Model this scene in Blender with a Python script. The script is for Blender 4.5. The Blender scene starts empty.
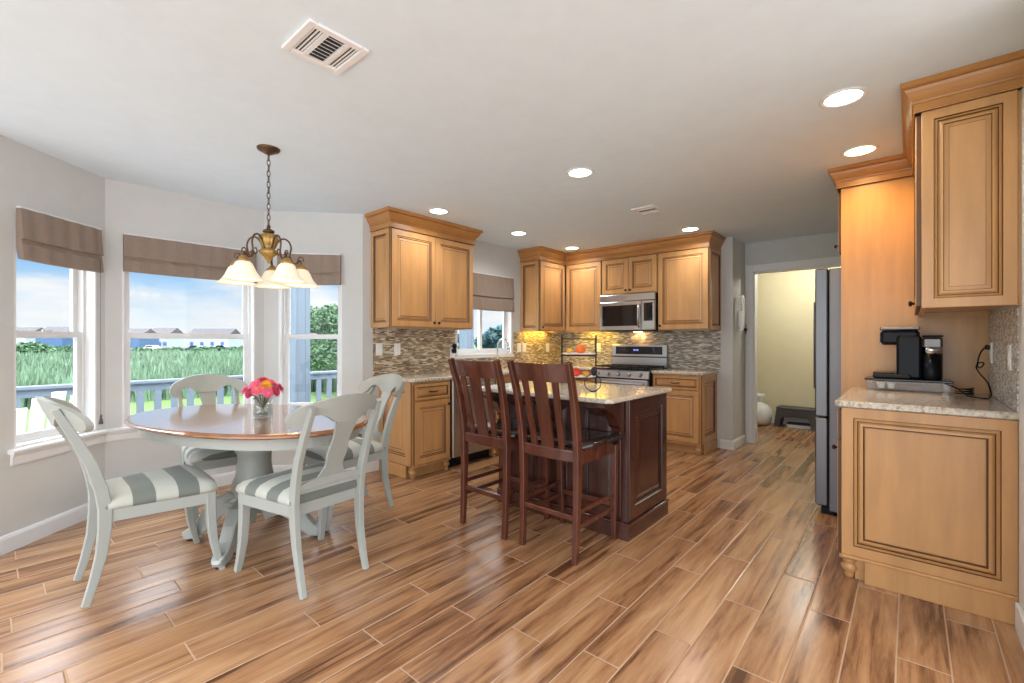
import bpy, bmesh, math, random
from mathutils import Matrix, Vector
random.seed(7)
PI = math.pi
C = bpy.context.scene.collection
SC = bpy.context.scene

# ------------------------------------------------------------------ camera
H = 1.24
YAW = math.atan2(398, 457)
cam = bpy.data.cameras.new('camera')
cam.sensor_width = 36.0
cam.lens = 36.0 * 457.0 / 1024.0
cam.clip_start = 0.05
cam.clip_end = 800
co = bpy.data.objects.new('camera', cam)
co.location = (0, 0, H)
co.rotation_euler = (PI / 2, 0, YAW)
C.objects.link(co)
SC.camera = co
SC.view_settings.view_transform = 'Standard'
SC.view_settings.look = 'None'
SC.view_settings.gamma = 1.0
SC.view_settings.use_curve_mapping = False
SC.view_settings.exposure = 0.0

# ------------------------------------------------------------------ sky
W = bpy.data.worlds.new('sky')
SC.world = W
W.use_nodes = True
nt = W.node_tree
nt.nodes.clear()


def N(t, kind, **kw):
    n = t.nodes.new(kind)
    for k, v in kw.items():
        if k.startswith('i_'):
            key = k[2:]
            key = int(key) if key.isdigit() else key.replace('_', ' ')
            n.inputs[key].default_value = v
        else:
            setattr(n, k, v)
    return n


def ramp(t, stops, interp='LINEAR'):
    r = t.nodes.new('ShaderNodeValToRGB')
    r.color_ramp.interpolation = interp
    e = r.color_ramp.elements
    while len(e) > 1:
        e.remove(e[-1])
    e[0].position = stops[0][0]
    e[0].color = (*stops[0][1], 1)
    for p, c in stops[1:]:
        q = e.new(p)
        q.color = (*c, 1)
    return r


def math_n(t, op, a, b=None, c=None):
    m = t.nodes.new('ShaderNodeMath')
    m.operation = op
    for i, v in enumerate((a, b, c)):
        if v is None:
            continue
        if isinstance(v, (int, float)):
            m.inputs[i].default_value = v
        else:
            t.links.new(v, m.inputs[i])
    return m.outputs[0]


tc = N(nt, 'ShaderNodeTexCoord')
sep = N(nt, 'ShaderNodeSeparateXYZ')
nt.links.new(tc.outputs['Generated'], sep.inputs[0])
# blue sky, whiter towards the horizon, brighter high up
base = ramp(nt, [(0.0, (0.88, 0.94, 1.0)), (0.06, (0.72, 0.87, 1.0)), (0.13, (0.30, 0.60, 0.97)),
                 (0.22, (0.18, 0.46, 0.92)), (1.0, (0.18, 0.42, 0.9))])
nt.links.new(sep.outputs['Z'], base.inputs[0])
mp = N(nt, 'ShaderNodeMapping')
mp.inputs['Scale'].default_value = (2.2, 2.2, 9.0)
nt.links.new(tc.outputs['Generated'], mp.inputs[0])
no = N(nt, 'ShaderNodeTexNoise', i_Scale=1.6, i_Detail=6.0, i_Roughness=0.55)
nt.links.new(mp.outputs[0], no.inputs['Vector'])
cl = ramp(nt, [(0.41, (0, 0, 0)), (0.60, (1, 1, 1))])
nt.links.new(no.outputs['Fac'], cl.inputs[0])
mix = N(nt, 'ShaderNodeMix', data_type='RGBA')
nt.links.new(cl.outputs[0], mix.inputs[0])
nt.links.new(base.outputs[0], mix.inputs[6])
mix.inputs[7].default_value = (0.97, 0.98, 1.0, 1)
# sky glow added as fill light for the room: brighter above about 20 degrees and on the side away from the bay
gain = ramp(nt, [(0.0, (0.92,) * 3), (0.24, (0.95,) * 3), (0.40, (0.62,) * 3), (1.0, (0.62,) * 3)])
hi = N(nt, 'ShaderNodeMapRange', interpolation_type='SMOOTHSTEP')
hi.inputs[1].default_value = 0.26
hi.inputs[2].default_value = 0.55
hi.inputs[3].default_value = 0.0
hi.inputs[4].default_value = 9.0
nt.links.new(sep.outputs['Z'], hi.inputs[0])
dt = N(nt, 'ShaderNodeVectorMath', operation='DOT_PRODUCT')
nt.links.new(tc.outputs['Generated'], dt.inputs[0])
dt.inputs[1].default_value = (0.72, -0.69, 0.0)
side = N(nt, 'ShaderNodeMapRange', interpolation_type='SMOOTHSTEP')
side.inputs[1].default_value = -0.05
side.inputs[2].default_value = 0.75
side.inputs[3].default_value = 0.0
side.inputs[4].default_value = 2.05
nt.links.new(dt.outputs['Value'], side.inputs[0])
extra = math_n(nt, 'ADD', hi.outputs[0], side.outputs[0])
glow = N(nt, 'ShaderNodeMix', data_type='RGBA', blend_type='ADD')
glow.inputs[0].default_value = 1.0
sc_ = N(nt, 'ShaderNodeMix', data_type='RGBA', blend_type='MULTIPLY')
sc_.inputs[0].default_value = 1.0
sc_.inputs[6].default_value = (0.94, 0.97, 1.0, 1)
cmb = N(nt, 'ShaderNodeCombineColor')
for i in range(3):
    nt.links.new(extra, cmb.inputs[i])
nt.links.new(cmb.outputs[0], sc_.inputs[7])
nt.links.new(mix.outputs[2], glow.inputs[6])
nt.links.new(sc_.outputs[2], glow.inputs[7])
bg = N(nt, 'ShaderNodeBackground')
bg.inputs['Strength'].default_value = 1.0
nt.links.new(glow.outputs[2], bg.inputs['Color'])
wo = N(nt, 'ShaderNodeOutputWorld')
nt.links.new(bg.outputs[0], wo.inputs[0])

sun = bpy.data.lights.new('sun', 'SUN')
sun.energy = 1.6
sun.angle = math.radians(2)
sun.color = (1.0, 0.95, 0.86)
so = bpy.data.objects.new('sun', sun)
so.rotation_euler = (math.radians(38), 0, math.radians(40))
C.objects.link(so)

# ------------------------------------------------------------------ materials


def srgb(r, g, b):
    f = lambda c: (c / 255 / 12.92) if c / 255 <= 0.04045 else ((c / 255 + 0.055) / 1.055) ** 2.4
    return (f(r), f(g), f(b))


def pbr(name, col, rough=0.5, metal=0.0, spec=0.5, noise=0.0, nscale=8.0, coat=0.0, nstretch=(1, 1, 1), emis=None, es=0.0, bump=0.0):
    m = bpy.data.materials.new(name)
    m.use_nodes = True
    t = m.node_tree
    b = t.nodes['Principled BSDF']
    b.inputs['Base Color'].default_value = (*col, 1)
    b.inputs['Roughness'].default_value = rough
    b.inputs['Metallic'].default_value = metal
    b.inputs['Specular IOR Level'].default_value = spec
    b.inputs['Coat Weight'].default_value = coat
    if coat:
        b.inputs['Coat Roughness'].default_value = 0.15
    if emis:
        b.inputs['Emission Color'].default_value = (*emis, 1)
        b.inputs['Emission Strength'].default_value = es
    tcx = N(t, 'ShaderNodeTexCoord')
    mpx = N(t, 'ShaderNodeMapping')
    mpx.inputs['Scale'].default_value = nstretch
    nz = N(t, 'ShaderNodeTexNoise', i_Scale=nscale, i_Detail=5.0, i_Roughness=0.6)
    t.links.new(tcx.outputs['Object'], mpx.inputs[0])
    t.links.new(mpx.outputs[0], nz.inputs['Vector'])
    k = max(noise, 0.02)
    lo = tuple(max(0, c * (1 - k)) for c in col)
    hi_ = tuple(min(1, c * (1 + k)) for c in col)
    r = ramp(t, [(0.3, lo), (0.7, hi_)])
    t.links.new(nz.outputs['Fac'], r.inputs[0])
    t.links.new(r.outputs[0], b.inputs['Base Color'])
    if bump:
        bp = N(t, 'ShaderNodeBump', i_Strength=bump, i_Distance=0.01)
        t.links.new(nz.outputs['Fac'], bp.inputs['Height'])
        t.links.new(bp.outputs[0], b.inputs['Normal'])
    return m


def glass(name, tint=(1, 1, 1), refl=0.06):
    m = bpy.data.materials.new(name)
    m.use_nodes = True
    t = m.node_tree
    t.nodes.clear()
    tr = N(t, 'ShaderNodeBsdfTransparent')
    tr.inputs[0].default_value = (*tint, 1)
    gl = N(t, 'ShaderNodeBsdfGlossy')
    gl.inputs['Roughness'].default_value = 0.02
    g = N(t, 'ShaderNodeNewGeometry')
    dp = N(t, 'ShaderNodeVectorMath', operation='DOT_PRODUCT')
    t.links.new(g.outputs['Normal'], dp.inputs[0])
    t.links.new(g.outputs['Incoming'], dp.inputs[1])
    c = math_n(t, 'ABSOLUTE', dp.outputs['Value'])
    k = math_n(t, 'ADD', math_n(t, 'MULTIPLY', math_n(t, 'POWER', math_n(t, 'SUBTRACT', 1.0, c), 5.0), 0.3), refl)
    mx = N(t, 'ShaderNodeMixShader')
    t.links.new(k, mx.inputs[0])
    t.links.new(tr.outputs[0], mx.inputs[1])
    t.links.new(gl.outputs[0], mx.inputs[2])
    o = N(t, 'ShaderNodeOutputMaterial')
    t.links.new(mx.outputs[0], o.inputs[0])
    return m


def emit(name, col, s):
    m = bpy.data.materials.new(name)
    m.use_nodes = True
    t = m.node_tree
    b = t.nodes['Principled BSDF']
    b.inputs['Base Color'].default_value = (*col, 1)
    b.inputs['Emission Color'].default_value = (*col, 1)
    b.inputs['Emission Strength'].default_value = s
    return m


def floor_material():
    m = bpy.data.materials.new('wood_look_plank_tile')
    m.use_nodes = True
    t = m.node_tree
    b = t.nodes['Principled BSDF']
    g = N(t, 'ShaderNodeNewGeometry')
    s = N(t, 'ShaderNodeSeparateXYZ')
    t.links.new(g.outputs['Position'], s.inputs[0])
    PW, PLN = 0.158, 0.92
    u = math_n(t, 'DIVIDE', math_n(t, 'ADD', s.outputs['X'], 0.356 + 158.0), PW)
    row = math_n(t, 'FLOOR', u)
    fu = math_n(t, 'FRACT', u)
    half = math_n(t, 'MULTIPLY', math_n(t, 'FRACT', math_n(t, 'MULTIPLY', row, 0.5)), 1.0)
    wn0 = N(t, 'ShaderNodeTexWhiteNoise', noise_dimensions='1D')
    t.links.new(row, wn0.inputs['W'])
    jit = math_n(t, 'MULTIPLY', wn0.outputs['Value'], 0.22)
    v = math_n(t, 'ADD', math_n(t, 'ADD', math_n(t, 'DIVIDE', math_n(t, 'ADD', s.outputs['Y'], 100.0 - 2.25), PLN), half), jit)
    idx = math_n(t, 'FLOOR', v)
    fv = math_n(t, 'FRACT', v)
    cmbv = N(t, 'ShaderNodeCombineXYZ')
    t.links.new(row, cmbv.inputs[0])
    t.links.new(idx, cmbv.inputs[1])
    wn = N(t, 'ShaderNodeTexWhiteNoise', noise_dimensions='2D')
    t.links.new(cmbv.outputs[0], wn.inputs['Vector'])
    # wood grain stretched along the plank, offset per plank
    off = N(t, 'ShaderNodeVectorMath', operation='SCALE')
    off.inputs['Scale'].default_value = 37.0
    t.links.new(wn.outputs['Color'], off.inputs[0])
    pv = N(t, 'ShaderNodeVectorMath', operation='MULTIPLY')
    t.links.new(g.outputs['Position'], pv.inputs[0])
    pv.inputs[1].default_value = (14.0, 1.1, 1.0)
    ad = N(t, 'ShaderNodeVectorMath', operation='ADD')
    t.links.new(pv.outputs[0], ad.inputs[0])
    t.links.new(off.outputs[0], ad.inputs[1])
    n1 = N(t, 'ShaderNodeTexNoise', i_Scale=1.0, i_Detail=3.0, i_Roughness=0.5, i_Distortion=0.9)
    t.links.new(ad.outputs[0], n1.inputs['Vector'])
    n2 = N(t, 'ShaderNodeTexNoise', i_Scale=4.5, i_Detail=6.0, i_Roughness=0.75, i_Distortion=0.3)
    t.links.new(ad.outputs[0], n2.inputs['Vector'])
    mixf = math_n(t, 'ADD', math_n(t, 'MULTIPLY', n1.outputs['Fac'], 0.66), math_n(t, 'MULTIPLY', n2.outputs['Fac'], 0.34))
    tone = math_n(t, 'ADD', mixf, math_n(t, 'MULTIPLY', math_n(t, 'SUBTRACT', wn.outputs['Value'], 0.5), 0.12))
    cr = ramp(t, [(0.34, srgb(82, 53, 34)), (0.41, srgb(120, 82, 54)), (0.48, srgb(149, 108, 75)), (0.56, srgb(164, 123, 87)), (0.67, srgb(180, 142, 105))])
    t.links.new(tone, cr.inputs[0])
    # grout lines
    du = math_n(t, 'MULTIPLY', math_n(t, 'MINIMUM', fu, math_n(t, 'SUBTRACT', 1.0, fu)), PW)
    dv = math_n(t, 'MULTIPLY', math_n(t, 'MINIMUM', fv, math_n(t, 'SUBTRACT', 1.0, fv)), PLN)
    dd = math_n(t, 'MINIMUM', du, dv)
    gm = N(t, 'ShaderNodeMapRange')
    gm.inputs[1].default_value = 0.0018
    gm.inputs[2].default_value = 0.0032
    t.links.new(dd, gm.inputs[0])
    mx = N(t, 'ShaderNodeMix', data_type='RGBA')
    t.links.new(gm.outputs[0], mx.inputs[0])
    mx.inputs[6].default_value = (*srgb(172, 142, 114), 1)
    t.links.new(cr.outputs[0], mx.inputs[7])
    t.links.new(mx.outputs[2], b.inputs['Base Color'])
    rr = math_n(t, 'ADD', math_n(t, 'MULTIPLY', gm.outputs[0], -0.46), 0.70)
    t.links.new(rr, b.inputs['Roughness'])
    b.inputs['Specular IOR Level'].default_value = 0.55
    gb = N(t, 'ShaderNodeMapRange')
    gb.inputs[1].default_value = 0.001
    gb.inputs[2].default_value = 0.006
    t.links.new(dd, gb.inputs[0])
    bp = N(t, 'ShaderNodeBump', i_Strength=0.6, i_Distance=0.002)
    t.links.new(gb.outputs[0], bp.inputs['Height'])
    t.links.new(bp.outputs[0], b.inputs['Normal'])
    return m


def mosaic_material(name, axis, cols, tl=0.052, th=0.0115):
    m = bpy.data.materials.new(name)
    m.use_nodes = True
    t = m.node_tree
    b = t.nodes['Principled BSDF']
    g = N(t, 'ShaderNodeNewGeometry')
    s = N(t, 'ShaderNodeSeparateXYZ')
    t.links.new(g.outputs['Position'], s.inputs[0])
    v = math_n(t, 'DIVIDE', s.outputs['Z'], th)
    row = math_n(t, 'FLOOR', v)
    w0 = N(t, 'ShaderNodeTexWhiteNoise', noise_dimensions='1D')
    t.links.new(row, w0.inputs['W'])
    u = math_n(t, 'ADD', math_n(t, 'DIVIDE', math_n(t, 'ADD', s.outputs[axis], 50.0), tl), math_n(t, 'MULTIPLY', w0.outputs['Value'], 1.0))
    c = N(t, 'ShaderNodeCombineXYZ')
    t.links.new(row, c.inputs[0])
    t.links.new(math_n(t, 'FLOOR', u), c.inputs[1])
    wn = N(t, 'ShaderNodeTexWhiteNoise', noise_dimensions='2D')
    t.links.new(c.outputs[0], wn.inputs['Vector'])
    st = [(i / len(cols), col) for i, col in enumerate(cols)]
    r = ramp(t, st, 'CONSTANT')
    t.links.new(wn.outputs['Value'], r.inputs[0])
    fv = math_n(t, 'FRACT', v)
    fu = math_n(t, 'FRACT', u)
    dv = math_n(t, 'MULTIPLY', math_n(t, 'MINIMUM', fv, math_n(t, 'SUBTRACT', 1.0, fv)), th)
    du = math_n(t, 'MULTIPLY', math_n(t, 'MINIMUM', fu, math_n(t, 'SUBTRACT', 1.0, fu)), tl)
    dd = math_n(t, 'MINIMUM', du, dv)
    gm = math_n(t, 'GREATER_THAN', dd, 0.0009)
    mx = N(t, 'ShaderNodeMix', data_type='RGBA')
    t.links.new(gm, mx.inputs[0])
    mx.inputs[6].default_value = (*srgb(176, 166, 150), 1)
    t.links.new(r.outputs[0], mx.inputs[7])
    t.links.new(mx.outputs[2], b.inputs['Base Color'])
    b.inputs['Roughness'].default_value = 0.32
    bp = N(t, 'ShaderNodeBump', i_Strength=0.4, i_Distance=0.001)
    t.links.new(gm, bp.inputs['Height'])
    t.links.new(bp.outputs[0], b.inputs['Normal'])
    return m


def granite_material(name, cols):
    m = bpy.data.materials.new(name)
    m.use_nodes = True
    t = m.node_tree
    b = t.nodes['Principled BSDF']
    tcx = N(t, 'ShaderNodeTexCoord')
    n1 = N(t, 'ShaderNodeTexNoise', i_Scale=55.0, i_Detail=7.0, i_Roughness=0.75)
    t.links.new(tcx.outputs['Object'], n1.inputs['Vector'])
    r = ramp(t, [(0.34, cols[0]), (0.44, cols[1]), (0.52, cols[2]), (0.62, cols[3]), (0.72, cols[4])])
    t.links.new(n1.outputs['Fac'], r.inputs[0])
    t.links.new(r.outputs[0], b.inputs['Base Color'])
    b.inputs['Roughness'].default_value = 0.12
    return m


def stripe_material(name, pale, grey):
    m = bpy.data.materials.new(name)
    m.use_nodes = True
    t = m.node_tree
    b = t.nodes['Principled BSDF']
    tcx = N(t, 'ShaderNodeTexCoord')
    s = N(t, 'ShaderNodeSeparateXYZ')
    t.links.new(tcx.outputs['Object'], s.inputs[0])
    f = math_n(t, 'FRACT', math_n(t, 'DIVIDE', math_n(t, 'ADD', s.outputs['Y'], 9.0 + 0.10), 0.18))
    k = math_n(t, 'LESS_THAN', f, 0.5)
    nz = N(t, 'ShaderNodeTexNoise', i_Scale=220.0, i_Detail=2.0)
    t.links.new(tcx.outputs['Object'], nz.inputs['Vector'])
    mx = N(t, 'ShaderNodeMix', data_type='RGBA')
    t.links.new(k, mx.inputs[0])
    mx.inputs[6].default_value = (*pale, 1)
    mx.inputs[7].default_value = (*grey, 1)
    t.links.new(mx.outputs[2], b.inputs['Base Color'])
    b.inputs['Roughness'].default_value = 0.7
    b.inputs['Sheen Weight'].default_value = 0.2
    bp = N(t, 'ShaderNodeBump', i_Strength=0.15, i_Distance=0.002)
    t.links.new(nz.outputs['Fac'], bp.inputs['Height'])
    t.links.new(bp.outputs[0], b.inputs['Normal'])
    return m


MT = {}
MT['wall'] = pbr('grey_wall_paint', srgb(204, 205, 203), 0.75, noise=0.015, spec=0.2)
MT['ceil'] = pbr('white_ceiling_paint', srgb(224, 238, 247), 0.9, noise=0.01, spec=0.1)
MT['white'] = pbr('white_trim_paint', srgb(226, 226, 226), 0.4, noise=0.01)
MT['floor'] = floor_material()
MT['maple'] = pbr('honey_maple', srgb(195, 146, 93), 0.34, noise=0.13, nscale=3.0, nstretch=(4, 4, 0.6), coat=0.15)
MT['glaze'] = pbr('dark_glaze', srgb(92, 58, 30), 0.4, noise=0.1)
MT['crown'] = pbr('maple_crown', srgb(180, 126, 70), 0.34, noise=0.12, nscale=3.0, nstretch=(2, 2, 4), coat=0.15)
MT['dark'] = pbr('cherry_dark', srgb(68, 38, 30), 0.18, noise=0.25, nscale=4.0, nstretch=(5, 5, 0.7), coat=0.5)
MT['darkline'] = pbr('cherry_glaze_line', srgb(40, 20, 16), 0.3, noise=0.1)  # darker glaze in the grooves of the island panels
MT['stoolwood'] = pbr('cherry_stool_wood', srgb(84, 44, 31), 0.16, noise=0.3, nscale=4.0, nstretch=(4, 4, 0.8), coat=0.4)
MT['seatdark'] = pbr('dark_seat_leather', srgb(44, 30, 28), 0.13, noise=0.1, coat=0.3)
MT['chair'] = pbr('antique_white_paint', srgb(158, 162, 156), 0.38, noise=0.03, nscale=5)
MT['tabletop'] = pbr('amber_table_wood', srgb(140, 86, 47), 0.09, noise=0.2, nscale=3.0, nstretch=(0.8, 7, 1), coat=1.0, spec=0.9)
MT['tableedge'] = pbr('brown_table_edge', srgb(150, 92, 54), 0.25, noise=0.1)
MT['stripe'] = stripe_material('striped_seat_fabric', srgb(178, 180, 170), srgb(106, 112, 104))
MT['steel'] = pbr('brushed_steel', srgb(190, 190, 192), 0.28, 1.0, noise=0.05, nscale=4, nstretch=(1, 1, 60))
MT['steeldark'] = pbr('dark_brushed_steel', srgb(112, 112, 116), 0.34, 0.9, noise=0.05, nscale=4, nstretch=(60, 60, 1))
MT['steelgrey'] = pbr('grey_fridge_side', srgb(118, 118, 124), 0.4, 0.3, noise=0.03)
MT['chrome'] = pbr('polished_nickel', srgb(210, 210, 212), 0.12, 1.0)
MT['black'] = pbr('black_plastic', srgb(18, 19, 25), 0.28, spec=0.16)
MT['blackglass'] = pbr('black_glass', srgb(26, 26, 30), 0.06)
MT['iron'] = pbr('black_iron', srgb(34, 32, 34), 0.45, 0.4)
MT['bronze'] = pbr('antique_bronze', srgb(96, 74, 56), 0.35, 0.7, noise=0.15)
MT['gold'] = pbr('antique_gold', srgb(176, 144, 84), 0.38, 0.7, noise=0.25, nscale=30)
MT['knob'] = pbr('dark_bronze_knob', srgb(52, 40, 34), 0.4, 0.7)
MT['granite'] = granite_material('speckled_granite', [srgb(132, 118, 102), srgb(176, 163, 146), srgb(200, 191, 175), srgb(214, 207, 194), srgb(168, 150, 132)])
MT['mosaic_y'] = mosaic_material('linear_mosaic', 'Y', [srgb(*c) for c in ((168, 144, 112), (122, 98, 72), (206, 190, 160), (150, 128, 98), (186, 178, 164), (136, 116, 92), (226, 214, 190), (110, 92, 74), (176, 152, 118))])
MT['mosaic_x'] = mosaic_material('linear_mosaic_grey', 'X', [srgb(*c) for c in ((164, 158, 146), (120, 112, 102), (206, 202, 192), (150, 140, 124), (186, 184, 178), (132, 128, 122), (224, 220, 210), (108, 104, 100), (172, 162, 146))])
MT['mosaic_r'] = mosaic_material('small_mosaic_silver', 'Y', [srgb(*c) for c in ((206, 208, 210), (138, 134, 130), (232, 234, 236), (176, 178, 180), (216, 218, 218), (156, 156, 158), (240, 242, 244), (168, 168, 170))], 0.022, 0.011)
MT['shade'] = pbr('taupe_shade_fabric', srgb(146, 130, 118), 0.8, noise=0.06, nscale=40, spec=0.2)
MT['shadegap'] = pbr('taupe_shade_lining', srgb(92, 82, 76), 0.9, noise=0.05)
MT['pane'] = glass('window_glass', (0.98, 0.99, 0.99), 0.012)
MT['vase'] = glass('vase_glass', (0.95, 0.97, 0.97), 0.09)
MT['acrylic'] = glass('clear_acrylic', (0.985, 0.99, 0.995), 0.03)
MT['smoke'] = glass('smoked_tank', (0.62, 0.60, 0.60), 0.08)
MT['lampshade'] = pbr('frosted_lampshade', srgb(250, 236, 212), 0.5, emis=(1.0, 0.86, 0.62), es=0.28, noise=0.05, nscale=20)
MT['bulb'] = emit('recessed_lens_glow', (1.0, 0.98, 0.95), 9.0)
MT['warmbulb'] = emit('warm_lens_glow', (1.0, 0.80, 0.5), 9.0)
MT['ledstrip'] = emit('amber_strip_glow', (1.0, 0.68, 0.10), 30.0)
MT['hoodbulb'] = emit('amber_hood_glow', (1.0, 0.55, 0.20), 60.0)
MT['display'] = emit('blue_digits', (0.25, 0.3, 1.0), 1.6)
MT['plate'] = pbr('white_plastic', srgb(240, 240, 236), 0.35)
MT['plateslot'] = pbr('outlet_slot', srgb(150, 150, 146), 0.5)
MT['vent'] = pbr('white_vent_metal', srgb(232, 232, 232), 0.5)
MT['ventdark'] = pbr('vent_duct', srgb(70, 70, 72), 0.8)
MT['yellow'] = pbr('cream_yellow_paint', srgb(214, 204, 172), 0.8, noise=0.015, spec=0.15)
MT['grey_plastic'] = pbr('dark_grey_plastic', srgb(70, 68, 66), 0.5)
MT['bag'] = pbr('white_bag_plastic', srgb(226, 226, 226), 0.4, noise=0.04)
MT['orange'] = pbr('orange_skin', srgb(230, 110, 36), 0.45, noise=0.1, nscale=30, bump=0.2)
MT['apple'] = pbr('red_apple_skin', srgb(214, 62, 36), 0.3, noise=0.25, nscale=14)
MT['lemon'] = pbr('golden_fruit_skin', srgb(226, 160, 60), 0.4, noise=0.15, nscale=20)
MT['stem'] = pbr('green_stem', srgb(70, 108, 54), 0.6, noise=0.2)
MT['pink'] = pbr('coral_petals', srgb(226, 104, 146), 0.6, noise=0.25, nscale=60)
MT['salmon'] = pbr('salmon_petals', srgb(228, 112, 130), 0.6, noise=0.25, nscale=60)
MT['crimson'] = pbr('crimson_petals', srgb(194, 52, 100), 0.6, noise=0.25, nscale=60)
MT['sunny'] = pbr('yellow_petals', srgb(226, 172, 40), 0.6, noise=0.25, nscale=60)
MT['rail'] = pbr('pale_deck_paint', srgb(92, 104, 116), 0.55, noise=0.03)
MT['deck'] = pbr('grey_deck_board', srgb(120, 124, 128), 0.7, noise=0.1, nstretch=(1, 8, 1))
MT['lawn'] = pbr('lawn_green', srgb(80, 100, 60), 0.9, noise=0.2, nscale=0.6, spec=0.1)
MT['reed'] = pbr('reed_green', srgb(92, 116, 94), 0.8, noise=0.5, nscale=0.5, spec=0.15)
MT['leaf'] = pbr('tree_leaf', srgb(70, 100, 70), 0.7, noise=0.45, nscale=1.2, spec=0.2)
MT['leafblue'] = pbr('distant_leaf', srgb(58, 88, 92), 0.8, noise=0.3, nscale=0.8, spec=0.1)
MT['bark'] = pbr('bark', srgb(104, 86, 70), 0.9, noise=0.3)
MT['siding'] = pbr('pale_siding', srgb(140, 146, 154), 0.7, noise=0.03)
MT['bluesiding'] = pbr('blue_siding', srgb(52, 80, 118), 0.7, noise=0.05)
MT['roof'] = pbr('grey_roof', srgb(64, 62, 66), 0.9, noise=0.1)
MT['carpaint'] = pbr('dark_blue_car_paint', srgb(52, 66, 92), 0.2, 0.3)
MT['carwhite'] = pbr('white_car_paint', srgb(226, 228, 232), 0.2)

# ------------------------------------------------------------------ mesh helpers


class MB:
    """collects faces, builds ONE mesh object"""

    def __init__(s):
        s.v = []
        s.f = []
        s.m = []
        s.sm = []
        s.X = None

    def add(s, vs, fs, mi=0, smooth=False, X=None):
        o = len(s.v)
        X = X or s.X
        for p in vs:
            p = Vector(p)
            s.v.append(tuple(X @ p) if X else tuple(p))
        for i, f in enumerate(fs):
            s.f.append([o + k for k in f])
            s.m.append(mi[i] if isinstance(mi, (list, tuple)) else mi)
            s.sm.append(smooth)
        return s

    def box(s, x0, x1, y0, y1, z0, z1, mi=0, bev=0.0, X=None):
        x0, x1 = min(x0, x1), max(x0, x1)
        y0, y1 = min(y0, y1), max(y0, y1)
        z0, z1 = min(z0, z1), max(z0, z1)
        b = min(bev, (x1 - x0) * .3, (y1 - y0) * .3, (z1 - z0) * .3)
        if b <= 0:
            vs = [(x, y, z) for z in (z0, z1) for x, y in ((x0, y0), (x1, y0), (x1, y1), (x0, y1))]
            return s.add(vs, [(3, 2, 1, 0), (4, 5, 6, 7), (0, 1, 5, 4), (1, 2, 6, 5), (2, 3, 7, 6), (3, 0, 4, 7)], mi, X=X)

        def ring(i, z):
            a, c, d, e = x0 + i, x1 - i, y0 + i, y1 - i
            k = b if i == 0 else b
            return [(a + k, d, z), (c - k, d, z), (c, d + k, z), (c, e - k, z), (c - k, e, z), (a + k, e, z), (a, e - k, z), (a, d + k, z)]
        rs = [ring(b * .7, z0), ring(0, z0 + b), ring(0, z1 - b), ring(b * .7, z1)]
        return s.loft(rs, mi, True, X=X)

    def loft(s, rings, mi=0, caps=True, closed=True, smooth=False, X=None):
        n = len(rings[0])
        vs = [p for r in rings for p in r]
        fs = []
        for i in range(len(rings) - 1):
            for j in range(n if closed else n - 1):
                k = (j + 1) % n
                fs.append((i * n + j, i * n + k, (i + 1) * n + k, (i + 1) * n + j))
        if caps:
            fs.append(tuple(range(n - 1, -1, -1)))
            fs.append(tuple((len(rings) - 1) * n + j for j in range(n)))
        return s.add(vs, fs, mi, smooth, X=X)

    def lathe(s, prof, c=(0, 0, 0), seg=20, mi=0, smooth=True, caps=True, axis='z', X=None, a0=0, fl=None):
        rs = []
        for r, z in prof:
            ring = []
            for k in range(seg):
                a = a0 + 2 * PI * k / seg
                q = r * (fl(a) if fl else 1)
                p = (q * math.cos(a), q * math.sin(a), z)
                if axis == 'y':
                    p = (p[0], z, p[1])
                    p = (-p[0], p[1], p[2])
                elif axis == 'x':
                    p = (z, p[0], p[1])
                ring.append((p[0] + c[0], p[1] + c[1], p[2] + c[2]))
            rs.append(ring)
        return s.loft(rs, mi, caps, True, smooth, X=X)

    def tube(s, pts, r, seg=8, mi=0, caps=True, X=None, closed=False):
        P = [Vector(p) for p in pts]
        n = len(P)
        R = r if isinstance(r, (list, tuple)) else [r] * n
        rs = []
        up = None
        for i in range(n):
            if closed:
                d = P[(i + 1) % n] - P[i - 1]
            else:
                d = P[min(i + 1, n - 1)] - P[max(i - 1, 0)]
            d.normalize()
            if up is None:
                up = Vector((0, 0, 1)) if abs(d.z) < 0.9 else Vector((1, 0, 0))
            a = (up - d * up.dot(d)).normalized()
            up = a
            b = d.cross(a)
            rs.append([tuple(P[i] + R[i] * (math.cos(t) * a + math.sin(t) * b)) for t in [2 * PI * k / seg for k in range(seg)]])
        if closed:
            rs.append(rs[0])
            caps = False
        return s.loft(rs, mi, caps, True, True, X=X)

    def bar(s, pts, w, d, side=(1, 0, 0), mi=0, X=None):
        """rectangular bar along pts; w along 'side', d across; w/d may be lists"""
        P = [Vector(p) for p in pts]
        n = len(P)
        sd = Vector(side).normalized()
        rs = []
        for i in range(n):
            t = (P[min(i + 1, n - 1)] - P[max(i - 1, 0)]).normalized()
            a = (sd - t * sd.dot(t)).normalized()
            b = t.cross(a)
            ww = (w[i] if isinstance(w, (list, tuple)) else w) / 2
            dd = (d[i] if isinstance(d, (list, tuple)) else d) / 2
            k = 0.18
            rs.append([tuple(P[i] + a * x * ww + b * y * dd) for x, y in
                       ((-1, -1 + k), (-1 + k, -1), (1 - k, -1), (1, -1 + k), (1, 1 - k), (1 - k, 1), (-1 + k, 1), (-1, 1 - k))])
        return s.loft(rs, mi, True, X=X)

    def prism(s, poly, h0, h1, plane='xy', mi=0, X=None, smooth=False):
        def P(a, b, h):
            return (a, b, h) if plane == 'xy' else ((a, h, b) if plane == 'xz' else (h, a, b))
        return s.loft([[P(a, b, h0) for a, b in poly], [P(a, b, h1) for a, b in poly]], mi, True, X=X)

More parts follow.
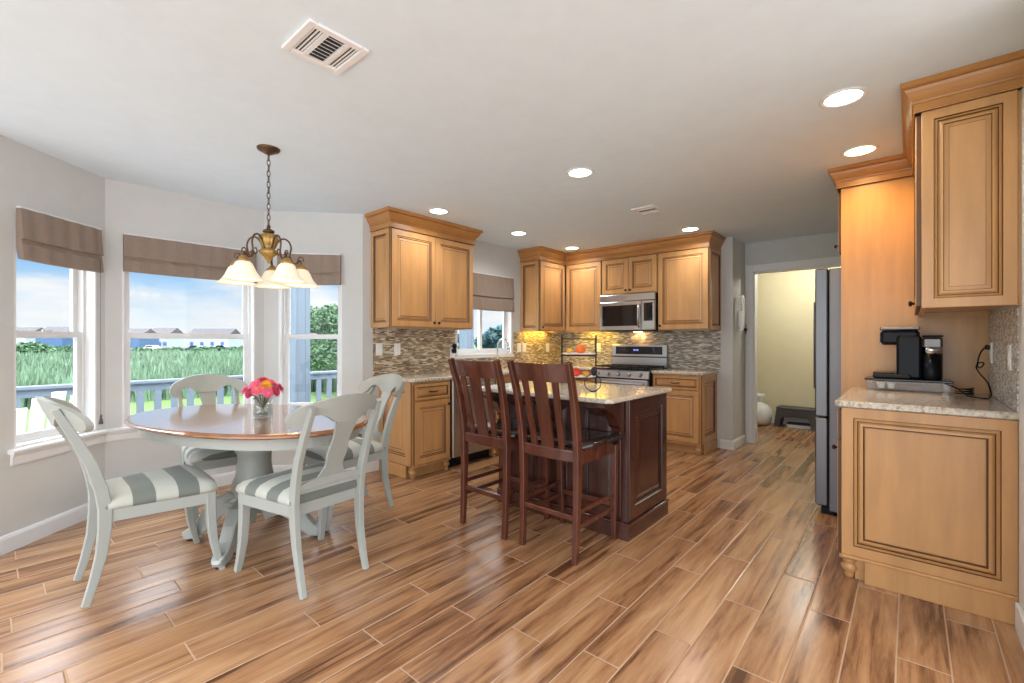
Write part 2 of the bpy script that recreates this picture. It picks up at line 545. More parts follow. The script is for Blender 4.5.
    def panel(s, x0, z0, w, h, t=0.02, rings=None, mi=0, gl=1, X=None, fr=0.055):
        """cabinet door facing -y: back at y=0, front at y=-t, nested raised panel with glaze lines"""
        fr = min(fr, w * .28, h * .28)
        k = fr / 0.055
        R_ = rings or [(0.0, 0.0, 0), (0.0, -t + .003, gl), (0.003, -t, 0), (fr, -t, 0), (fr + .005, -t + .007, gl), (fr + .012 * k, -t + .004, 0),
                       (fr + .018 * k, -t + .010, gl), (fr + .022 * k, -t + .010, 0), (fr + .040 * k, -t + .003, 0), (fr + .044 * k, -t + .004, gl), (fr + .047 * k, -t + .003, 0)]
        vs = []
        for i, y, _ in R_:
            vs += [(x0 + i, y, z0 + i), (x0 + w - i, y, z0 + i), (x0 + w - i, y, z0 + h - i), (x0 + i, y, z0 + h - i)]
        fs, ms = [], []
        for r in range(len(R_) - 1):
            for j in range(4):
                k2 = (j + 1) % 4
                fs.append((r * 4 + j, r * 4 + k2, r * 4 + 4 + k2, r * 4 + 4 + j))
                ms.append(R_[r + 1][2])
        e = (len(R_) - 1) * 4
        fs.append((e, e + 1, e + 2, e + 3))
        ms.append(0)
        fs.append((3, 2, 1, 0))
        ms.append(0)
        return s.add(vs, fs, ms, X=X)

    def sweep(s, prof, path, closed=False, mi=0, X=None, capz=True):
        """profile [(out, up)] swept on a plan path; 'out' is to the right of travel; mitred corners"""
        P = [Vector((p[0], p[1])) for p in path]
        n = len(P)
        rs = []
        for i in range(n):
            d0 = (P[i] - P[i - 1]).normalized() if (i > 0 or closed) else None
            d1 = (P[(i + 1) % n] - P[i]).normalized() if (i < n - 1 or closed) else None
            n0 = Vector((d0.y, -d0.x)) if d0 else None
            n1 = Vector((d1.y, -d1.x)) if d1 else None
            if n0 and n1:
                b = (n0 + n1)
                b = b / (b.dot(n0))
            else:
                b = n0 or n1
            rs.append([(P[i].x + b.x * o, P[i].y + b.y * o, u) for o, u in prof])
        if closed:
            rs.append(rs[0])
        return s.loft(rs, mi, not closed, True, X=X)

    def sphere(s, c, r, mi=0, seg=14, rng=8, sq=(1, 1, 1), X=None, fn=None):
        rs = []
        for i in range(rng + 1):
            a = -PI / 2 + PI * i / rng
            rr = max(math.cos(a), 0.02)
            ring = []
            for k in range(seg):
                th = 2 * PI * k / seg
                q = fn(th, a) if fn else 1
                ring.append((c[0] + r * sq[0] * rr * q * math.cos(th), c[1] + r * sq[1] * rr * q * math.sin(th), c[2] + r * sq[2] * q * math.sin(a)))
            rs.append(ring)
        return s.loft(rs, mi, True, True, True, X=X)

    def build(s, name, mats, parent=None, label=None, loc=None):
        me = bpy.data.meshes.new(name)
        me.from_pydata(s.v, [], s.f)
        if not isinstance(mats, (list, tuple)):
            mats = [mats]
        for m in mats:
            me.materials.append(MT[m] if isinstance(m, str) else m)
        for i, p in enumerate(me.polygons):
            p.material_index = s.m[i]
            p.use_smooth = s.sm[i]
        bm = bmesh.new()
        bm.from_mesh(me)
        bmesh.ops.recalc_face_normals(bm, faces=bm.faces)
        bm.to_mesh(me)
        bm.free()
        me.update()
        o = bpy.data.objects.new(name, me)
        C.objects.link(o)
        if parent:
            o.parent = parent
        if label:
            o['label'] = label
        if loc:
            o.location = loc
        return o


def thing(name, label, cat, loc=(0, 0, 0), rz=0.0, group=None):
    o = bpy.data.objects.new(name, None)
    o.empty_display_size = 0.1
    C.objects.link(o)
    o.location = loc
    o.rotation_euler = (0, 0, rz)
    o['label'] = label
    o['category'] = cat
    if group:
        o['group'] = group
    return o


def tag(o, label, cat, group=None, kind=None):
    o['label'] = label
    o['category'] = cat
    if group:
        o['group'] = group
    if kind:
        o['kind'] = kind
    return o


def struct(name, mb, mats, label=None):
    o = mb.build(name, mats)
    o['kind'] = 'structure'
    if label:
        o['label'] = label
    return o


def copy_tree(o, parent=None, loc=None, rz=None, label=None):
    c = o.copy()
    C.objects.link(c)
    if parent:
        c.parent = parent
        c.matrix_parent_inverse = o.matrix_parent_inverse.copy()
    if loc is not None:
        c.location = loc
    if rz is not None:
        c.rotation_euler = (0, 0, rz)
    if label:
        c['label'] = label
    for ch in [x for x in o.children]:
        copy_tree(ch, c)
    return c


def smooth(pts, n=5):
    P = [Vector(p) for p in pts]
    out = []
    for i in range(len(P) - 1):
        p0, p1, p2, p3 = P[max(i - 1, 0)], P[i], P[i + 1], P[min(i + 2, len(P) - 1)]
        for k in range(n):
            t = k / n
            out.append(.5 * ((2 * p1) + (-p0 + p2) * t + (2 * p0 - 5 * p1 + 4 * p2 - p3) * t * t + (-p0 + 3 * p1 - 3 * p2 + p3) * t ** 3))
    out.append(P[-1])
    return out


def T(x, y, z):
    return Matrix.Translation((x, y, z))


def RZ(a):
    return Matrix.Rotation(a, 4, 'Z')


def RX(a):
    return Matrix.Rotation(a, 4, 'X')


def RY(a):
    return Matrix.Rotation(a, 4, 'Y')


# ------------------------------------------------------------------ room shell
ZC = 2.44
XS = -3.88          # sink wall
YR = 5.60           # range wall
XW = 0.36           # right hand wall
A = (-3.88, -0.066)
B = (-4.46, 0.568)
CC = (-4.46, 1.664)
D = (-3.88, 2.318)
YL = 6.12           # doorway wall
XE = -1.53          # end of the range wall

m = MB()
m.prism([(-3.95, -2.0), (2.4, -2.0), (2.4, 4.9), (1.3, 4.9), (1.3, 8.0), (-3.0, 8.0), (-3.0, 6.24), (-3.95, 5.7), (-3.95, 2.35), (-4.50, 1.70), (-4.50, 0.53), (-3.95, -0.08)], -0.08, 0.0)
struct('floor', m, 'floor')
m = MB()
m.prism([(-3.95, -2.0), (2.4, -2.0), (2.4, 4.9), (1.3, 4.9), (1.3, 8.0), (-3.0, 8.0), (-3.0, 6.24), (-3.95, 5.7), (-3.95, 2.35), (-4.50, 1.70), (-4.50, 0.53), (-3.95, -0.08)], ZC, ZC + 0.1)
struct('ceiling', m, 'ceil')


WT = 0.16
ZS, ZH = 0.60, 2.05


# room lies to the right when going A->B->C->D (towards -x, then +y): outside is on the left
def bay_wall_l(name, p, q, a, b, za=ZS, zb=ZH):
    P_, Q_ = Vector(p), Vector(q)
    L = (Q_ - P_).length
    ang = math.atan2(Q_.y - P_.y, Q_.x - P_.x)
    X = T(P_.x, P_.y, 0) @ RZ(ang)
    m = MB()
    m.X = X
    m.box(0, a, 0, WT, 0, ZC)
    m.box(b, L, 0, WT, 0, ZC)
    m.box(a, b, 0, WT, 0, za)
    m.box(a, b, 0, WT, zb, ZC)
    struct(name, m, 'wall')
    return X, L


XA, LA = bay_wall_l('wall_bay_left', A, B, 0.232, 0.79)
XB, LB = bay_wall_l('wall_bay_middle', B, CC, 0.096, 1.02)
XD, LD = bay_wall_l('wall_bay_right', CC, D, 0.125, 0.687)
# left wall before the bay, out of frame
m = MB()
m.box(XS - WT, XS, -2.0, A[1], 0, ZC)
struct('wall_left', m, 'wall')
SW0, SW1, SZ0, SZ1 = 3.50, 4.45, 1.09, 2.06
m = MB()
m.box(XS - WT, XS, D[1], SW0, 0, ZC)
m.box(XS - WT, XS, SW1, YR + 0.12, 0, ZC)
m.box(XS - WT, XS, SW0, SW1, 0, SZ0)
m.box(XS - WT, XS, SW0, SW1, SZ1, ZC)
struct('wall_sink', m, 'wall')
m = MB()
m.box(XS, XE, YR, YR + 0.12, 0, ZC)
m.box(XE - 0.12, XE, YR + 0.12, YL, 0, ZC)
struct('wall_range', m, 'wall')
DX0, DX1, DZ = -1.435, -0.50, 2.085
m = MB()
m.box(-3.0, DX0, YL, YL + 0.12, 0, ZC)
m.box(DX1, 1.3, YL, YL + 0.12, 0, ZC)
m.box(DX0, DX1, YL, YL + 0.12, DZ, ZC)
struct('wall_doorway', m, 'wall')
m = MB()
m.box(XW, XW + 0.12, 2.30, YL, 0, ZC)
struct('wall_right', m, 'wall')
m = MB()
m.box(-3.0, 1.3, 7.86, 7.98, 0, ZC)
m.box(-3.0, -2.9, YL + .12, 7.86, 0, ZC)
m.box(1.2, 1.3, YL + .12, 7.86, 0, ZC)
struct('wall_laundry', m, 'yellow')

ll = bpy.data.lights.new('laundry_fill_light', 'POINT')  # unseen fill light added to brighten the laundry room, no fixture behind it
ll.energy = 45
ll.color = (1.0, 0.93, 0.80)
ll.shadow_soft_size = .12
llo = bpy.data.objects.new('laundry_fill_light', ll)
llo.location = (-0.9, 7.0, 2.30)
C.objects.link(llo)

# baseboards
BP = [(0.0, 0.0), (0.016, 0.0), (0.016, 0.085), (0.010, 0.10), (0.0, 0.105)]
m = MB()
m.sweep(BP, [(XS, -1.99), A, B, CC, D, (XS, 2.50)])
struct('baseboard_bay', m, 'white')
m = MB()
m.sweep([(-a, b) for a, b in BP][::-1], [(XE, YL - 0.001), (XE, YR), (-1.66, YR)])
struct('baseboard_range', m, 'white')
m = MB()
m.box(XW - 0.016, XW, 2.30, 2.93, 0, 0.11)
m.box(XW - 0.016, XW + 0.12, 2.284, 2.30, 0, 0.11)
struct('baseboard_right', m, 'white')
m = MB()
m.box(-2.88, 1.18, 7.845, 7.86, 0, 0.09)
struct('baseboard_laundry', m, 'white')

m = MB()
m.box(XW - .006, XW - .0005, 2.74, 2.925, .112, 2.30, bev=.004)
struct('trim_4', m, 'white')
# doorway casing
m = MB()
m.box(DX0 - 0.085, DX0, YL - 0.018, YL - 0.0005, 0, DZ + 0.085, bev=.004)
m.box(DX1, DX1 + 0.085, YL - 0.018, YL - 0.0005, 0, DZ + 0.085, bev=.004)
m.box(DX0, DX1, YL - 0.018, YL - 0.0005, DZ, DZ + 0.085, bev=.004)
m.box(DX0, DX0 + 0.015, YL, YL + 0.12, 0, DZ)
m.box(DX1 - 0.015, DX1, YL, YL + 0.12, 0, DZ)
m.box(DX0, DX1, YL, YL + 0.12, DZ - 0.015, DZ)
struct('door_1', m, 'white')

# bay windows ------------------------------------------------------------


def window(n, X, a, b, z0, z1, depth=0.07, slider=False):
    root = bpy.data.objects.new('window_%d' % n, None)
    C.objects.link(root)
    root['kind'] = 'structure'
    root['category'] = 'window'
    root['label'] = 'white window'
    m = MB()
    m.X = X
    f = 0.028
    # frame
    m.box(a, a + f, depth, depth + .07, z0, z1)
    m.box(b - f, b, depth, depth + .07, z0, z1)
    m.box(a + f, b - f, depth, depth + .07, z1 - f, z1)
    m.box(a + f, b - f, depth, depth + .07, z0, z0 + f)
    # white lining of the reveal
    m.box(a, a + .012, 0.0, depth, z0, z1)
    m.box(b - .012, b, 0.0, depth, z0, z1)
    m.build('window_frame', 'white', root)
    if slider:
        mid = (a + b) / 2
        for (u0, u1, dy) in ((a + f, mid + .02, .04), (mid - .02, b - f, .012)):
            m = MB()
            m.X = X
            w = .035
            y0, y1 = depth + dy, depth + dy + .022
            m.box(u0, u0 + w, y0, y1, z0 + f, z1 - f)
            m.box(u1 - w, u1, y0, y1, z0 + f, z1 - f)
            m.box(u0 + w, u1 - w, y0, y1, z0 + f, z0 + f + w)
            m.box(u0 + w, u1 - w, y0, y1, z1 - f - w, z1 - f)
            s_ = m.build('sash', 'white', root)
            p = MB()
            p.X = X
            p.box(u0 + w, u1 - w, y0 + .009, y0 + .013, z0 + f + w, z1 - f - w)
            p.build('pane', 'pane', s_)
        return root
    mid = 1.285
    w = 0.034
    for (q0, q1, dy) in ((mid - .022, z1 - f, .04), (z0 + f, mid + .022, .012)):
        m = MB()
        m.X = X
        y0, y1 = depth + dy, depth + dy + .022
        m.box(a + f, a + f + w, y0, y1, q0, q1)
        m.box(b - f - w, b - f, y0, y1, q0, q1)
        m.box(a + f + w, b - f - w, y0, y1, q0, q0 + w)
        m.box(a + f + w, b - f - w, y0, y1, q1 - w, q1)
        if dy < .02:
            c = (a + b) / 2
            m.box(c - .03, c + .03, y0 - .006, y0, q1 - .012, q1 + .012)
        s_ = m.build('sash', 'white', root)
        p = MB()
        p.X = X
        p.box(a + f + w, b - f - w, y0 + .009, y0 + .013, q0 + w, q1 - w)
        p.build('pane', 'pane', s_)
    return root


window(1, XA, 0.232, 0.79, ZS, ZH)
window(2, XB, 0.096, 1.02, ZS, ZH)
window(3, XD, 0.125, 0.687, ZS, ZH)
# continuous sill ledge with apron running round the bay
PS0 = tuple((XA @ Vector((.195, 0, 0)))[:2])
PS1 = tuple((XA @ Vector((.21, 0, 0)))[:2])


m = MB()
m.sweep([(-0.0005, 0.572), (0.034, 0.572), (0.040, 0.578), (0.040, 0.592), (0.034, 0.598), (-0.0005, 0.598)], [PS0, B, CC, (-3.90, 2.295)])
m.sweep([(0.0005, 0.50), (0.010, 0.50), (0.014, 0.51), (0.014, 0.55), (0.022, 0.56), (0.022, 0.571), (0.0005, 0.571)], [PS1, B, CC, (-3.90, 2.295)])
struct('trim_1', m, 'white')
m = MB()
for X, a, b in ((XA, .232, .79), (XB, .096, 1.02), (XD, .125, .687)):
    m.box(a, b, 0.001, 0.09, 0.5985, 0.612, X=X)
struct('trim_2', m, 'white')

# roman shades -------------------------------------------------------------


def roman_shade(X, a, b, ztop, zbot, label, cord_side=None, folds=2):
    root = thing('roman_shade', label, 'window shade', loc=X @ Vector(((a + b) / 2, -0.02, zbot)), rz=X.to_euler().z, group='roman shades over the windows')
    w = (b - a) / 2
    m = MB()
    # front skin in profile (y outwards is negative), a hanging fold over tucked layers
    hgt = ztop - zbot
    ys = []
    nseg = 40
    prof = [(0.012, hgt), (-0.022, hgt), (-0.026, hgt * .75), (-0.034, hgt * .44), (-0.038, hgt * .40), (-0.020, hgt * .395), (-0.020, hgt * .36), (-0.028, hgt * .30), (-0.036, hgt * .05), (-0.034, 0.0), (0.0, 0.0), (0.012, hgt * .2)]
    rs = []
    for i in range(nseg + 1):
        x = -w + 2 * w * i / nseg
        wob = 0.0035 * math.sin(x * 23 + 1) + 0.003 * math.sin(x * 57)
        sag = -0.006 * math.cos(x / w * PI / 2)
        rs.append([(x, y + (wob if -1 < y < -.021 else 0), z + (sag if z < hgt * .5 else 0)) for y, z in prof])
    m.loft(rs, 0, True, True)
    m.build('fabric', 'shade', root)
    h = MB()
    h.box(-w, w, -0.018, 0.014, hgt + .001, hgt + 0.012)
    h.build('head_rail', 'white', root)
    if cord_side is not None:
        c = MB()
        x = w * cord_side
        L = zbot - 0.72
        c.tube([(x, -.042, hgt * .3), (x, -.042, -L * .5), (x + .004, -.042, -L)], 0.0016, 5)
        cd = c.build('cord', 'shadegap', root)
        t = MB()
        t.lathe([(.004, .0), (.008, -.01), (.007, -.02), (.014, -.06), (.012, -.068)], (x + .004, -.042, -L), 10)
        t.build('tassel', 'shadegap', cd)
    return root


roman_shade(XA, .235, .787, 2.040, 1.735, 'taupe roman shade over the leftmost bay window with hanging cord and tassel', 0.86)
roman_shade(XB, .10, 1.016, 2.040, 1.765, 'wide taupe roman shade over the middle bay window behind the chandelier')
roman_shade(XD, .129, .683, 2.040, 1.765, 'taupe roman shade over the narrow right bay window')
XSK = T(XS, 0, 0) @ RZ(PI / 2)
roman_shade(XSK, SW0 + .01, SW1 - .01, 2.045, 1.62, 'taupe roman shade over the kitchen sink window')
window(4, XSK, SW0, SW1, SZ0, SZ1, slider=True)
m = MB()
m.X = XSK
m.box(SW0 - .0, SW1 + .0, -0.02, 0.085, SZ0 - .02, SZ0 - .0005)
m.box(SW0 - .03, SW1 + .03, -0.022, -0.0005, SZ0 - .045, SZ0 - .0205)
struct('trim_3', m, 'white')

# ------------------------------------------------------------------ cabinets
CT = 0.905          # worktop height


def knob(mb_parent, x, y, z, name='knob'):
    k = MB()
    k.lathe([(.005, 0), (.005, -.010), (.013, -.014), (.014, -.020), (.009, -.026)], (x, y, z), 12, axis='y')
    return k.build(name, 'knob', mb_parent)


def pull(parent, x, y, z, w=.09, name='handle'):
    k = MB()
    k.tube([(x - w / 2, y, z), (x - w / 2 + .005, y - .022, z), (x, y - .028, z - .004), (x + w / 2 - .005, y - .022, z), (x + w / 2, y, z)], .0055, 8)
    return k.build(name, 'knob', parent)


def turned_foot(parent, x, y, mat='maple'):
    f = MB()
    f.lathe([(.030, .100), (.034, .092), (.034, .084), (.024, .078), (.037, .062), (.038, .048), (.028, .032), (.020, .022), (.024, .012), (.021, 0.0)], (x, y, 0), 16)
    return f.build('foot', mat, parent)


def base_cabinet(label, loc, rz, w, d, feet=(True, True), end=None, fronts='drawer', group='maple base cabinets', knobside=1, CT=.905):
    """local: x 0..w along the front, front face y=0 looking to -y, depth to +y"""
    r = thing('base_cabinet', label, 'cabinet', loc, rz, group)
    t = MB()
    t.box(0, w, 0, d, .105, CT - .035, bev=.002)
    t.box(.02, w - .02, .055, d, 0.0, .104)
    if any(feet):
        t.box(.0, w, -.012, .045, .100, .116, bev=.003)
    t.build('carcass', 'maple', r)
    top = CT - .045
    if fronts == 'drawer':
        q = MB()
        q.panel(.018, top - .155, w - .036, .145, fr=.026, X=T(0, -.0005, 0))
        dr = q.build('drawer', ['maple', 'glaze'], r)
        pull(dr, w / 2, -.021, top - .082)
        q = MB()
        q.panel(.018, .125, w - .036, top - .155 - .012 - .125, X=T(0, -.0005, 0))
        do = q.build('door', ['maple', 'glaze'], r)
        knob(do, (w - .045) if knobside > 0 else .045, -.0205, top - .155 - .06)
    elif fronts == 'two':
        for k in range(2):
            q = MB()
            q.panel(.018 + k * (w - .036) / 2 + .002 * k, .125, (w - .036) / 2 - .002, top - .135, X=T(0, -.0005, 0))
            do = q.build('door', ['maple', 'glaze'], r)
            knob(do, w / 2 + (-.035 if k == 0 else .035), -.0205, top - .09)
    if end:
        for e in end:
            q = MB()
            if e == 'low':      # face towards local -x
                X = T(0, d, 0) @ RZ(-PI / 2)
                q.panel(.002, .118, d - .004, CT - .036 - .118, t=.012, X=X, fr=.075)
                q.box(.0, d - .07, -.016, -.0005, 0, .110, bev=.003, X=X)
            else:
                X = T(w, 0, 0) @ RZ(PI / 2)
                q.panel(.002, .118, d - .004, CT - .036 - .118, t=.012, X=X, fr=.075)
                q.box(.07, d, -.016, -.0005, 0, .110, bev=.003, X=X)
            q.build('end_panel', ['maple', 'glaze'], r)
    if feet[0]:
        turned_foot(r, .034, .030)
    if feet[1]:
        turned_foot(r, w - .034, .030)
    return r


def upper_cabinet(label, loc, rz, w, d, h, doors=2, end=None, group='maple wall cabinets', knobs=None, blind=0.0, rail=True):
    r = thing('wall_cabinet', label, 'cabinet', loc, rz, group)
    t = MB()
    t.box(0, w, 0, d, .024, h, bev=.002)
    t.box(0, w, 0, .02, 0, .0239)
    t.box(0, .018, .0201, d, 0, .0239)
    t.box(w - .018, w, .0201, d, 0, .0239)
    t.build('carcass', 'maple', r)
    dw = (w - blind - .012) / doors
    for k in range(doors):
        q = MB()
        x0 = .006 + k * dw + .0015
        q.panel(x0, .012, dw - .003, h - .018, X=T(0, -.0005, 0))
        do = q.build('door', ['maple', 'glaze'], r)
        if knobs:
            sd = knobs[k]
            knob(do, x0 + (.028 if sd < 0 else dw - .031), -.0205, .05 if h < .6 else .055)
    if end:
        for e in end:
            q = MB()
            X = (T(0, d, 0) @ RZ(-PI / 2)) if e == 'low' else (T(w, 0, 0) @ RZ(PI / 2))
            q.panel(.002, .002, d - .004, h - .004, t=.010, X=X, fr=.045)
            q.build('end_panel', ['maple', 'glaze'], r)
    return r


CROWN = [(0.0, 0.0), (0.008, 0.0), (0.008, 0.010), (0.004, 0.012), (0.004, 0.046), (0.012, 0.050), (0.014, 0.058), (0.008, 0.061), (0.012, 0.066), (0.026, 0.082),
         (0.042, 0.106), (0.048, 0.122), (0.044, 0.125), (0.056, 0.128), (0.066, 0.134), (0.066, 0.158), (0.0, 0.158)]
CROWN_MI = [0, 0, 1, 0, 0, 0, 1, 0, 0, 0, 0, 1, 0, 0, 0, 0, 0]
ZU0, ZU1 = 1.37, 2.281


def crown(label, path, k=1.0, zb=ZU1):
    m = MB()
    prof = [(o * k, zb + .0005 + u * (ZC - zb - .001) / .158) for o, u in CROWN]
    m.sweep(prof, path, mi=CROWN_MI * (len(path) - 1) + [0, 0])
    o = m.build('crown_molding', ['crown', 'glaze'])
    tag(o, label, 'molding', 'crown moldings on the wall cabinets')
    return o


FX = -3.37        # front of the sink run
UXF = -3.575      # front face of sink wall uppers
# sink wall uppers by the bay
U1 = upper_cabinet('maple two-door wall cabinet between the bay and the sink window', (UXF, 2.41, ZU0), PI / 2, 1.04, abs(XS - UXF) - .001, ZU1 - ZU0, 2, ['low'], knobs=(1, -1))
crown('maple crown molding on the two-door cabinet beside the bay', [(XS + .001, 2.40), (UXF + .022, 2.40), (UXF + .022, 3.46), (XS + .001, 3.46)])
# corner uppers
YF = 5.215        # front of range wall uppers
U2 = upper_cabinet('maple wall cabinet in the corner right of the sink window', (UXF, 4.63, ZU0), PI / 2, YF - 4.63 - .024, abs(XS - UXF) - .001, ZU1 - ZU0, 1, ['low'], knobs=(-1,))
U3 = upper_cabinet('maple single-door wall cabinet left of the microwave', (-3.55, YF, ZU0), 0, .552, YR - YF - .001, ZU1 - ZU0, 1)
U4 = upper_cabinet('short maple two-door wall cabinet above the microwave', (-2.995, YF, 1.825), 0, .744, YR - YF - .001, ZU1 - 1.825, 2, knobs=(1, -1))
U5 = upper_cabinet('tall maple single-door wall cabinet right of the microwave', (-2.248, YF, ZU0), 0, .585, YR - YF - .001, ZU1 - ZU0, 1, ['high'], knobs=(-1,))
crown('long maple crown molding over the corner and range wall cabinets', [(XS + .001, 4.62), (UXF + .022, 4.62), (UXF + .022, YF - .022), (-1.660, YF - .022), (-1.660, YR - .001)], k=.85)
# base run on the sink wall
base_cabinet('maple base cabinet with one drawer and one door next to the bay', (FX, 2.50, 0), PI / 2, .455, abs(XS - FX) - .001, (True, True), ['low'])
dw = thing('dishwasher', 'stainless dishwasher behind the left bar stool', 'dishwasher', (FX, 2.96, 0), PI / 2)
m = MB()
m.box(.003, .597, .0, .50, .105, CT - .037)
m.box(.003, .597, .06, .50, 0, .104)
m.build('body', 'black', dw)
m = MB()
m.box(.004, .596, -.03, -.0005, .11, CT - .04, bev=.004)
m.build('door', 'steel', dw)
m = MB()
m.tube([(.06, -.03, .80), (.06, -.065, .80), (.54, -.065, .80), (.54, -.03, .80)], .010, 8)
m.build('handle', 'steel', dw)
base_cabinet('maple two-door sink base cabinet under the sink window', (FX, 3.565, 0), PI / 2, .90, abs(XS - FX) - .001, (True, True), None, 'two')
base_cabinet('maple base cabinet filling the corner beside the sink base', (FX, 4.47, 0), PI / 2, .60, abs(XS - FX) - .001, (False, False), None, 'drawer')
YB = 5.09
base_cabinet('maple base cabinet left of the range', (-3.345, YB, 0), 0, .305, YR - YB - .001, (False, False), None, 'drawer')
base_cabinet('maple base cabinet with end panel right of the range', (-2.262, YB, 0), 0, .552, YR - YB - .001, (True, True), ['high'], 'drawer', knobside=-1)

# worktops


def worktop(label, poly, z=CT, t=.035, name='worktop'):
    m = MB()
    c = Vector((sum(p[0] for p in poly) / len(poly), sum(p[1] for p in poly) / len(poly)))
    ins = []
    n = len(poly)
    def inset(k):
        out = []
        for i in range(n):
            p0, p1, p2 = Vector(poly[i - 1]), Vector(poly[i]), Vector(poly[(i + 1) % n])
            a = (p1 - p0).normalized()
            b = (p2 - p1).normalized()
            na, nb = Vector((-a.y, a.x)), Vector((-b.y, b.x))
            bb = na + nb
            bb = bb / max(bb.dot(na), .2)
            out.append((p1.x + bb.x * k, p1.y + bb.y * k))
        return out
    for k, zz in ((.006, z - t + .0008), (0, z - t + .006), (0, z - .010), (.003, z - .003), (.010, z)):
        ins.append([(x, y, zz) for x, y in inset(k)])
    m.loft(ins, 0, True)
    o = m.build(name, 'granite')
    tag(o, label, 'countertop', 'granite worktops')
    return o


worktop('speckled granite worktop along the sink wall and into the corner',
        [(XS + .002, 2.475), (-3.40, 2.475), (FX + .028, 2.515), (FX + .028, YB - .028), (-3.036, YB - .028), (-3.036, YR - .002), (XS + .002, YR - .002)])
worktop('small granite worktop right of the range', [(-2.264, YB - .028), (-1.68, YB - .028), (-1.68, YR - .002), (-2.264, YR - .002)])

# mosaic backsplashes
m = MB()
m.box(XS + .0005, XS + .008, 2.425, SW0 - .031, CT + .0005, ZU0 - .0005)
m.box(XS + .0005, XS + .008, SW0 - .031, SW1 + .031, CT + .0005, SZ0 - .046)
m.box(XS + .0005, XS + .008, SW1 + .031, YR - .001, CT + .0005, ZU0 - .0005)
tag(m.build('mosaic_backsplash', 'mosaic_y'), 'tan and brown mosaic backsplash on the sink wall', 'backsplash', 'mosaic backsplashes')
m = MB()
m.box(XS + .0085, -1.662, YR - .008, YR - .0005, CT + .0005, ZU0 - .0005)
tag(m.build('mosaic_backsplash', 'mosaic_x'), 'grey mosaic backsplash behind the range', 'backsplash', 'mosaic backsplashes')

# range ------------------------------------------------------------------
rg = thing('range', 'stainless gas range with backguard against the grey mosaic', 'stove', (-3.03, 5.03, 0), 0)
RW = .76
m = MB()
m.box(0, RW, 0, YR - 5.03 - .015, .02, .895)
m.box(.02, RW - .02, .03, .4, 0, .02)
m.build('body', 'black', rg)
m = MB()
m.loft([[(x, y, z) for y, z in ((0, .80), (-.035, .805), (-.02, .885), (0, .895))] for x in (0, RW)], 0, True)
cp = m.build('control_panel', 'steel', rg)
for i in range(5):
    k = MB()
    X = T(.10 + i * .14, -.030, .845) @ RX(math.radians(-12))
    k.lathe([(.026, 0), (.026, -.006), (.020, -.010), (.018, -.03), (.014, -.034)], (0, 0, 0), 14, axis='y', X=X)
    k.build('knob', 'steel', cp)
for (z0, z1) in ((.52, .785), (.13, .505)):
    m = MB()
    m.box(.004, RW - .004, -.035, -.0005, z0, z1, bev=.005)
    dd_ = m.build('oven_door', 'steel', rg)
    m = MB()
    m.box(.12, RW - .12, -.037, -.0355, z0 + .05, z1 - .085)
    m.build('oven_window', 'blackglass', dd_)
    m = MB()
    zz = z1 - .04
    m.tube([(.06, -.036, zz), (.06, -.075, zz), (RW - .06, -.075, zz), (RW - .06, -.036, zz)], .011, 8)
    m.build('handle', 'steel', dd_)
m = MB()
m.box(.004, RW - .004, -.02, -.0005, .03, .12, bev=.004)
m.build('kick_drawer', 'steel', rg)
m = MB()
m.box(.0, RW, .0, .50, .896, .91, bev=.003)
ct = m.build('cooktop', 'blackglass', rg)
for i in range(3):
    g = MB()
    x0 = .02 + i * .245
    for yy in (.03, .24, .46):
        g.box(x0, x0 + .23, yy - .008, yy + .008, .925, .94)
    for xx in (x0 + .008, x0 + .115, x0 + .222):
        g.box(xx - .008, xx + .008, .03, .46, .925, .94)
    for xx in (x0 + .008, x0 + .222):
        for yy in (.03, .46):
            g.box(xx - .006, xx + .006, yy - .006, yy + .006, .9105, .925)
    g.build('grate', 'iron', ct)
m = MB()
m.box(0, RW, .502, .545, .91, 1.20, bev=.006)
bk = m.build('backguard', 'steel', rg)
m = MB()
m.box(.06, RW - .06, .4985, .5015, 1.075, 1.175, bev=.001)
m.build('control_display', 'blackglass', bk)
m = MB()
for i, cx_ in enumerate((0.315, 0.33, 0.355, 0.37)):
    m.box(cx_, cx_ + .010, .4972, .4983, 1.12, 1.14)
m.build('clock_digits', 'display', bk)
m = MB()
m.box(.0, RW, .4985, .5015, 1.035, 1.05)
m.build('seam', 'black', bk)

# microwave ----------------------------------------------------------------
mw = thing('microwave', 'stainless over-the-range microwave under the short cabinet', 'microwave', (-2.992, 5.175, 1.366), 0)
MWW, MWH = .738, .455
m = MB()
m.box(0, MWW, .0, YR - 5.175 - .01, .0, MWH)
m.build('body', 'black', mw)
m = MB()
m.box(0, MWW, -.03, -.0005, MWH - .085, MWH, bev=.006)
m.build('vent_grille', 'steel', mw)
m = MB()
m.box(0, MWW * .77, -.034, -.0005, .012, MWH - .09, bev=.006)
dd_ = m.build('door', 'steel', mw)
m = MB()
m.box(.04, MWW * .70, -.0365, -.0345, .065, MWH - .135)
m.build('door_window', 'blackglass', dd_)
m = MB()
xh = MWW * .735
m.tube([(xh, -.034, .05), (xh, -.07, .06), (xh, -.074, .18), (xh, -.07, .30), (xh, -.034, .32)], .012, 10)
m.build('handle', 'steel', dd_)
m = MB()
m.box(MWW * .775, MWW, -.034, -.0005, .012, MWH - .09, bev=.006)
pn = m.build('keypad_panel', 'steel', mw)
m = MB()
m.box(MWW * .81, MWW - .03, -.0365, -.0345, .12, MWH - .12)
m.build('keypad', 'blackglass', pn)
m = MB()
m.box(.29, .39, .33, .38, -.003, -.0005)
m.build('hood_lamp', 'hoodbulb', mw)

